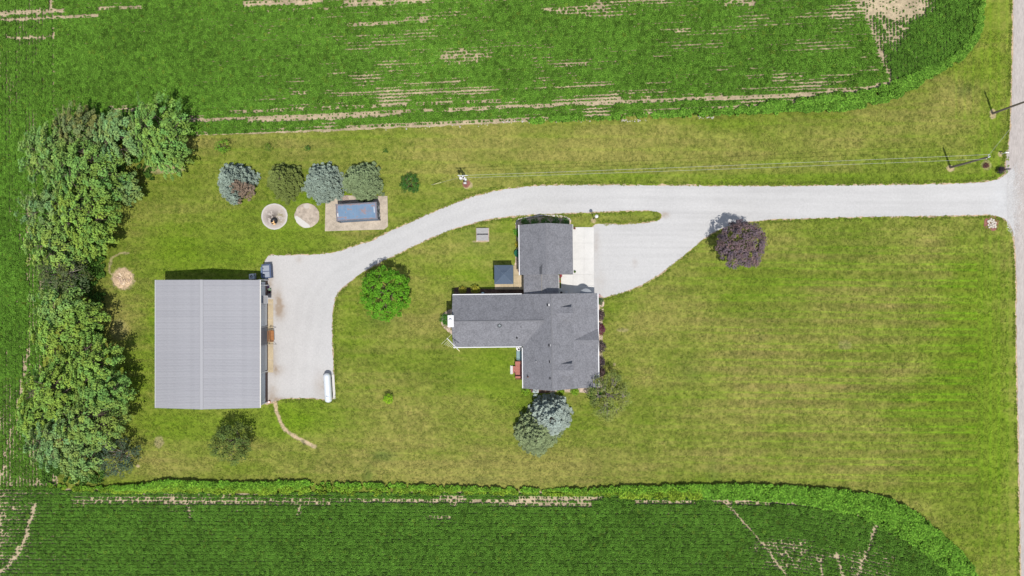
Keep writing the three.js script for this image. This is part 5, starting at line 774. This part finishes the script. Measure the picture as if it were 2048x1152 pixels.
// deck, step, hatch and planters at the south west corner
{
  const c = W(1037, 739), t = thing('deck', 'small red brown deck with benches on the west side of the house', 'deck', [c[0], 0, c[2]], 0.011), red = [0, 1, 2].map(k => mat(0xffffff, 0.8, { map: tiled(0.7, 128, speckle([0.33 + k * 0.02, 0.135 + k * 0.01, 0.105 + k * 0.01], 0.22, 500 + k, [64, 16, 6])) })), drk = mat(lin(0.15, 0.06, 0.05), 0.8);
  for (let i = 0; i < 14; i++) obj('board', bx(-0.52, 0.95, 0.42, 0.46, -1.06 + i * 0.152, -0.92 + i * 0.152, 0.006), red[i % 3], t);
  for (let i = 0; i < 7; i++) obj('landing_board', bx(-0.86, -0.525, 0.3, 0.34, -0.55 + i * 0.152, -0.41 + i * 0.152, 0.006), red[(i + 1) % 3], t);
  obj('skirt', [bx(-0.5, 0.93, 0.0, 0.42, -1.04, 1.05)], drk, t);
  for (const s of [-1, 1]) { const b = obj('bench', bx(-0.5, 0.9, 0.88, 0.93, s * 1.12 - 0.2, s * 1.12 + 0.2, 0.01), red[0], t); obj('backrest', [bx(-0.5, 0.9, 1.1, 1.25, s * 1.38 - 0.03, s * 1.38 + 0.03, 0.01), bx(-0.5, -0.42, 0.4, 1.25, s * 1.38 - 0.03, s * 1.38 + 0.03), bx(0.82, 0.9, 0.4, 1.25, s * 1.38 - 0.03, s * 1.38 + 0.03)], drk, b); obj('bench_support', [bx(-0.48, -0.4, 0.46, 0.88, s * 1.12 - 0.18, s * 1.12 + 0.18), bx(0.8, 0.88, 0.46, 0.88, s * 1.12 - 0.18, s * 1.12 + 0.18)], drk, b); }
  obj('railing_post', [bx(-0.54, -0.46, 0.4, 1.3, -0.72, -0.64), bx(-0.54, -0.46, 0.4, 1.3, 0.62, 0.7)], drk, t);
}
{ const w = W(1023.7, 739.5), t = thing('concrete_step', 'pale concrete step in front of the red brown deck', 'step', [w[0], 0, w[2]], 0.011); obj('tread', bx(-0.16, 0.16, 0, 0.2, -0.62, 0.62, 0.015), whiteConc, t); obj('foot', bx(-0.24, 0.14, 0, 0.06, -0.66, 0.66, 0.01), paleGrey, t); }
{ const w = W(1039.5, 711), t = thing('bulkhead_door', 'grey teal sloping bulkhead door against the west house wall', 'hatch', [w[0], 0, w[2]], 0.011), tl = mat(lin(0.20, 0.29, 0.29), 0.4); obj('side_wall', profile([[-0.5, 0], [0.75, 0], [0.75, 0.75], [-0.5, 0.3]], -0.72, 0.72), paleGrey, t); for (const s of [0, 1]) obj('door_leaf', roofFace([[-0.5, 0.33, s ? 0.01 : -0.7], [0.75, 0.78, s ? 0.01 : -0.7], [0.75, 0.78, s ? 0.7 : -0.01], [-0.5, 0.33, s ? 0.7 : -0.01]], 0.03), tl, t); }
{ const w = W(1037.5, 696), t = thing('patio_table', 'round white table with dark bowls in the corner of the house', 'table', [w[0], 0, w[2]]); obj('tabletop', cyl(0, 0.68, 0.72, 0, 0.42, 0.42, 28), white, t); obj('pedestal', [cyl(0, 0.03, 0.68, 0, 0.05, 0.05, 12), cyl(0, 0, 0.03, 0, 0.25, 0.22, 20)], white, t);
  [[-0.2, -0.2, 0.11], [0.14, -0.16, 0.1], [0.0, 0.16, 0.13]].forEach(([x, z, r], i) => { const b = obj('plant_bowl', lathe([[0.001, 0], [r * 0.7, 0.0], [r, 0.1], [r * 0.9, 0.1], [r * 0.6, 0.03], [0.001, 0.03]], 18), blackM); b.position.set(w[0] + x, 0.722, w[2] + z); tag(b, ['dark bowl at the upper left of the round white table', 'dark bowl at the upper right of the round white table', 'largest dark bowl at the front of the round white table'][i], 'bowl', 'bowls on the white table'); }); }
{ const w = W(1036.3, 507), t = thing('green_tub', 'round dark green tub beside the left wall of the garage', 'tub', [w[0], 0, w[2]]); obj('tub_wall', lathe([[0.001, 0], [0.52, 0], [0.58, 0.5], [0.62, 0.52], [0.62, 0.56], [0.54, 0.56], [0.5, 0.12], [0.001, 0.1]], 32), mat(lin(0.02, 0.12, 0.075), 0.45), t); obj('water', cyl(0, 0.3, 0.44, 0, 0.53, 0.53, 32), mat(lin(0.015, 0.1, 0.05), 0.1), t); }
// apron furniture
{ const w = W(1171.5, 590, 2.1), t = thing('patio_umbrella', 'round grey patio umbrella at the north end of the porch', 'umbrella', [w[0], 0.1, w[2]]); const P = []; const sh = []; for (let k = 0; k < 8; k++) { const a = k / 8 * 6.2832, b = (k + 1) / 8 * 6.2832; sh.push(roofFace([[0, 2.35, 0], [0.98 * Math.cos(a), 1.98, 0.98 * Math.sin(a)], [0.98 * Math.cos(b), 1.98, 0.98 * Math.sin(b)]], 0.012)); } const cn = lathe([[0.98, 1.96], [0.98, 1.985], [0.6, 2.2], [0.001, 2.36], [0.001, 2.345], [0.6, 2.185], [0.97, 1.96]], 40); obj('canopy', cn, mat(lin(0.25, 0.265, 0.285), 0.9), t).position.y = 0.3; obj('pole', cyl(0, 0, 2.7, 0, 0.022, 0.022, 10), paleGrey, t); obj('base', cyl(0, 0, 0.1, 0, 0.28, 0.22, 24), darkGrey, t); }
{ const w = W(1122.5, 585.5, 0.6), t = thing('round_planter', 'white ring shaped planter with a dark middle beside the house corner', 'planter', [w[0], 0.1, w[2]]); obj('pot', lathe([[0.001, 0], [0.25, 0], [0.36, 0.5], [0.4, 0.52], [0.4, 0.56], [0.2, 0.56], [0.18, 0.4], [0.001, 0.4]], 28), mat(lin(0.42, 0.43, 0.43), 0.6), t); obj('soil_fill', cyl(0, 0.3, 0.45, 0, 0.2, 0.2, 20), blackM, t); }
{ const w = W(1121, 578.5, 0.3), t = thing('side_table', 'small pale square table above the ring shaped planter', 'table', [w[0], 0.1, w[2]]); obj('tabletop', bx(-0.2, 0.2, 0.36, 0.4, -0.16, 0.16, 0.01), paleGrey, t); for (const [x, z] of [[1, 1], [1, -1], [-1, 1], [-1, -1]]) obj('leg', bx(x * 0.17 - 0.015, x * 0.17 + 0.015, 0, 0.36, z * 0.13 - 0.015, z * 0.13 + 0.015), paleGrey, t); }
{ const w = W(1132, 585.5, 0.3), t = thing('side_table', 'pale slatted bench right of the ring shaped planter', 'bench', [w[0], 0.1, w[2]]); for (let i = 0; i < 3; i++) obj('slat', bx(-0.2 + i * 0.15, -0.08 + i * 0.15, 0.4, 0.43, -0.28, 0.28, 0.006), paleGrey, t); for (const s of [-1, 1]) obj('leg_frame', bx(-0.2, 0.22, 0, 0.4, s * 0.2 - 0.02, s * 0.2 + 0.02), paleGrey, t); }
function pot(label, px, py, r, mPot, leafC, y0 = 0) { const w = W(px, py), t = thing('flower_pot', label, 'flower pot', [w[0], y0, w[2]]); rnd = mulberry(Math.round(px * 10 + py)); obj('pot', lathe([[0.001, 0], [r * 0.7, 0], [r, r * 1.5], [r * 1.06, r * 1.6], [r * 0.9, r * 1.6], [r * 0.6, r * 0.5], [0.001, r * 0.5]], 18), mPot, t); const L = new LeafMesh(); for (let i = 0; i < 60; i++) { const a = rnd() * 6.283, q = Math.sqrt(rnd()) * r * 1.5; L.leaf(Math.cos(a) * q, r * 1.6 + rr(0, r * 1.4), Math.sin(a) * q, norm3([rr(-0.7, 0.7), 0.8, rr(-0.7, 0.7)]), 0.12, 0.07, rnd() * 6, leafC.map(v => v * rr(0.7, 1.3))); } obj('foliage', L.build(), leafMat, t).userData.kind = 'stuff'; }
const terra = mat(lin(0.3, 0.1, 0.06), 0.8);
pot('dark purple plant in a pot by the barn\'s corner, upper of three', 537, 574, 0.2, mat(lin(0.08, 0.05, 0.1), 0.6), [0.05, 0.03, 0.07]); pot('green and white plant in a pot by the barn\'s corner, middle of three', 540.5, 579, 0.15, white, [0.15, 0.25, 0.15]); pot('dark red plant in a pot by the barn\'s corner, lowest of three', 540, 584.5, 0.15, blackM, [0.09, 0.03, 0.04]);
pot('red flowers in a pot where the garage meets the link, upper one', 1121.5, 551.5, 0.14, terra, [0.3, 0.05, 0.06], 0.1); pot('brownish plant in a pot where the garage meets the link, lower one', 1120, 554.5, 0.12, terra, [0.16, 0.07, 0.05], 0.1); pot('small red plant in a pot halfway along the link wall', 1118.8, 562.5, 0.1, terra, [0.3, 0.06, 0.06], 0.1);
pot('small plant in a pot at the garage\'s lower right corner', 1149, 543.5, 0.12, terra, [0.08, 0.14, 0.04], 0.1); pot('small plant in a pot at the garage\'s upper right corner', 1148.5, 457, 0.12, terra, [0.16, 0.08, 0.06], 0.1);
pot('pink and white flowers in a pot at the north end of the porch bed', 1198, 592, 0.18, white, [0.5, 0.3, 0.28]); pot('dark red plant in a pot on the patio by the garage wall, upper one', 1039.5, 526, 0.16, blackM, [0.06, 0.04, 0.04], 0.06); pot('dark red plant in a pot on the patio by the garage wall, lower one', 1039, 541.5, 0.18, terra, [0.12, 0.04, 0.04], 0.06);
{ const w = W(539.5, 803.5), t = thing('bucket', 'orange and white bucket at the barn\'s lower right corner', 'bucket', [w[0], 0, w[2]]); obj('body', lathe([[0.001, 0], [0.15, 0], [0.18, 0.36], [0.19, 0.37], [0.17, 0.37], [0.001, 0.3]], 20), mat(lin(0.75, 0.22, 0.12), 0.5), t); obj('lid', cyl(0, 0.37, 0.4, 0, 0.15, 0.13, 20), white, t); }
{ const w = W(966, 587), t = thing('blue_barrel', 'pale blue barrel against the north wall of the west wing', 'barrel', [w[0], 0, w[2]]); obj('body', lathe([[0.001, 0], [0.2, 0], [0.24, 0.3], [0.24, 0.5], [0.2, 0.8], [0.001, 0.82]], 22), mat(lin(0.3, 0.42, 0.5), 0.4), t); obj('bung', cyl(0.09, 0.81, 0.84, 0, 0.04, 0.04, 12), white, t); }

// ---------------------------------------------------------------- poles, wires, lamp, mailboxes
const poleMat = mat(0xffffff, 0.9, { map: tiled(1.2, 128, speckle([0.2, 0.165, 0.14], 0.4, 520, [64, 20, 6])) }), wireM = mat(lin(0.36, 0.36, 0.32), 0.7), insul = mat(lin(0.6, 0.6, 0.62), 0.3);
function pole(label, px, py, H, arm) { const w = W(px, py), t = thing('utility_pole', label, 'utility pole', [w[0], 0, w[2]]); obj('shaft', cyl(0, -0.1, H, 0, 0.17, 0.12, 14), poleMat, t); obj('pole_cap', cyl(0, H, H + 0.05, 0, 0.13, 0.11, 14), paleGrey, t); if (arm) { obj('bracket', [rod([0, H - 0.2, -0.02], [arm[0], H - 0.1, arm[1]], 0.03), rod([0, H - 0.5, 0], [-arm[0] * 0.6, H - 0.45, -arm[1] * 0.6], 0.03)], steel, t); obj('insulator', [cyl(arm[0], H - 0.15, H + 0.1, arm[1], 0.06, 0.04, 12), cyl(0, H + 0.05, H + 0.3, 0, 0.05, 0.07, 12), cyl(-arm[0] * 0.6, H - 0.5, H - 0.3, -arm[1] * 0.6, 0.05, 0.05, 12)], insul, t); } return new THREE.Vector3(w[0], H, w[2]); }
const p1 = pole('tall wooden power pole leaning out over the country road', 1985, 227, 9.6, [0.1, 0.3]), p2 = pole('wooden power pole near the driveway entrance with two wires', 1900.5, 335, 8.7, [0.1, -0.35]), p3 = pole('short power pole with white transformer cans beside the driveway', 931.5, 366, 6.6, null);
{ // transformer cans on the yard pole
  const t = thing('pole_transformer', 'white transformer cans and fittings hung on the yard power pole', 'transformer', [p3.x, 0, p3.z]), can = (x, y, z, r, h) => lathe([[0.001, y], [r, y], [r, y + h], [r * 0.75, y + h + 0.08], [0.001, y + h + 0.1]], 20).translate(x, 0, z);
  obj('can', can(-0.38, 4.9, 0.1, 0.22, 0.7), white, t); obj('can', can(0.3, 4.5, 0.22, 0.19, 0.6), paleGrey, t); obj('meter_box', bx(-0.2, 0.2, 1.3, 1.9, 0.17, 0.38, 0.03), paleGrey, t);
  obj('crossarm', [bx(-0.75, 0.75, 6.2, 6.3, -0.2, -0.11, 0.01)], paleGrey, t); obj('bracket', [bx(-0.3, 0.25, 5.2, 5.27, -0.12, 0.15), bx(-0.12, 0.25, 4.8, 4.86, -0.05, 0.2), rod([-0.1, 5.9, 0.15], [-0.7, 6.2, -0.15], 0.03)], white, t); obj('bushing', [cyl(-0.38, 5.68, 5.95, 0.02, 0.05, 0.03, 10), cyl(0.3, 5.18, 5.4, 0.15, 0.05, 0.03, 10), cyl(0.6, 6.3, 6.5, -0.15, 0.06, 0.04, 10), cyl(-0.6, 6.3, 6.5, -0.15, 0.06, 0.04, 10)], insul, t); obj('conduit', cyl(0.16, 0, 4.6, 0.12, 0.035, 0.035, 8), paleGrey, t);
}
function wire(label, a, b, sag, r = 0.02) { const c = a.clone().add(b).multiplyScalar(0.5); c.y -= sag * 2; tag(obj('power_line', new THREE.TubeGeometry(new THREE.QuadraticBezierCurve3(a, c, b), 60, r, 6), wireM), label, 'power line'); }
wire('upper of the two pale wires running along the driveway between poles', p3.clone().add(new THREE.Vector3(0.6, -0.1, -0.15)), p2.clone().add(new THREE.Vector3(0.1, 0.0, -0.35)), 0.55); wire('lower of the two pale wires running along the driveway between poles', p3.clone().add(new THREE.Vector3(0.3, -0.75, 0.1)), p2.clone().add(new THREE.Vector3(-0.06, -0.45, 0.21)), 0.6, 0.018);
wire('upper of two thin wires slanting from the driveway pole to the road pole', p2.clone().add(new THREE.Vector3(0.1, 0, -0.35)), p1.clone().add(new THREE.Vector3(0, -0.2, 0)), 0.3, 0.008); wire('lower of two thin wires slanting from the driveway pole to the road pole', p2.clone().add(new THREE.Vector3(-0.06, -0.4, 0.2)), p1.clone().add(new THREE.Vector3(0.1, -0.7, 0.2)), 0.3, 0.008);
{ const a = p3.clone().add(new THREE.Vector3(-0.1, -0.6, 0)), b = Wv(864, 369.5), t = thing('guy_wire', 'guy wire with a pale guard from the yard power pole to the lawn', 'guy wire', [b.x, 0, b.z]); const o = new THREE.Vector3(b.x, 0, b.z), A = a.clone().sub(o); obj('cable', rod(A, [0, 0, 0], 0.014), wireM, t); obj('guard', rod(A.clone().multiplyScalar(0.06), A.clone().multiplyScalar(0.3), 0.05), mat(lin(0.6, 0.56, 0.3), 0.6), t); obj('anchor', cyl(0, 0, 0.15, 0, 0.03, 0.03, 8), steel, t); }
{ const w = W(1187.5, 437.5), t = thing('lamp_post', 'slim lamp post with a white head on the grass strip above the apron', 'lamp post', [w[0], 0, w[2]]); obj('post', [cyl(0, 0, 3.3, 0, 0.06, 0.045, 12), cyl(0, 0, 0.3, 0, 0.1, 0.07, 12)], darkGrey, t); obj('lamp_head', lathe([[0.001, 3.3], [0.13, 3.32], [0.24, 3.6], [0.26, 3.64], [0.12, 3.78], [0.001, 3.84]], 16), white, t); obj('arm', [rod([-0.3, 3.15, 0], [0.3, 3.15, 0], 0.025)], greyM, t); }
for (const [label, px, py, m, tl] of [['white mailbox on a post at the roadside, upper one', 2002, 308, mat(lin(0.66, 0.66, 0.65), 0.5), 0], ['dark mailbox on a post at the roadside near the driveway mouth', 2005, 340.5, mat(lin(0.05, 0.045, 0.07), 0.5), 1]]) { const w = W(px, py), t = thing('mailbox', label, 'mailbox', [w[0], 0, w[2]]); obj('post', bx(-0.05, 0.05, 0, 1.05, -0.05, 0.05, 0.005), tl ? blackM : white, t); const s = new THREE.Shape(); s.moveTo(-0.1, 0); s.lineTo(0.1, 0); s.lineTo(0.1, 0.12); s.absarc(0, 0.12, 0.1, 0, Math.PI, false); s.lineTo(-0.1, 0); const b = obj('box', new THREE.ExtrudeGeometry(s, { depth: 0.55, bevelEnabled: false }).rotateY(Math.PI / 2).translate(-0.18, 1.05, 0), m, t); obj('door', bx(0.37, 0.385, 1.07, 1.24, -0.085, 0.085, 0.005), tl ? greyM : paleGrey, b); obj('flag', [bx(0.0, 0.02, 1.15, 1.35, 0.105, 0.115), bx(0.0, 0.14, 1.3, 1.36, 0.105, 0.115)], mat(lin(0.5, 0.05, 0.04), 0.5), t); obj('support_arm', bx(-0.1, 0.36, 1.0, 1.05, -0.06, 0.06), tl ? blackM : white, t); }
{ // round rock bed at the driveway mouth
  const w = W(1983, 447), t = thing('rock_bed', 'round bed of red mulch with pale rocks at the driveway mouth', 'rock bed', [w[0], 0, w[2]]); t.userData.kind = 'structure'; delete t.userData.category;
  obj('mulch', sheet(jag(circlePx(1983, 447, 15.5, 48), 0.1, 2.5, 30).map(p => new THREE.Vector3(p.x - w[0], 0, p.z - w[2])), 0.03), redMulch, t);
  const st = mat(0xffffff, 0.85, { map: tiled(0.8, 128, speckle([0.46, 0.42, 0.36], 0.3, 530, [40, 14, 6])) });
  for (let i = 0; i < 17; i++) { const a = i * 2.4, q = Math.sqrt((i + 0.5) / 17) * 0.72, s = rr(0.13, 0.22), o = obj('rock', stoneGeo(s, i + 100, 0.65), st, t); o.position.set(-0.02 + Math.cos(a) * q, s * 0.5, 0.02 + Math.sin(a) * q * 1.05); o.rotation.y = rnd() * 6; }
}
struct('mulch_ring', sheet(jag(circlePx(1972, 331, 5, 28), 0.06, 3, 33), 0.03), redMulch, 'small round reddish bed on the grass by the roadside');
struct('mulch_ring', sheet(jag(circlePx(932.5, 367, 8, 28), 0.1, 3, 34), 0.03), redMulch, 'reddish mulch round the foot of the yard power pole');
{ const es = []; const path = [[1032, 447], [1036, 440], [1046, 437], [1060, 434], [1076, 432], [1090, 431], [1105, 431], [1120, 432], [1132, 434], [1140, 440]]; smooth(path, 0.26, false).forEach((p, i) => es.push(stoneGeo(rr(0.1, 0.17), i + 40).translate(p.x + rr(-0.05, 0.05), 0.06, p.z + rr(-0.05, 0.05)))); tag(obj('edging_stones', es, stoneMat), 'pale edging stones round the shaded bed above the garage', 'stones', null, 'stuff'); }
renderer.render(scene, camera);
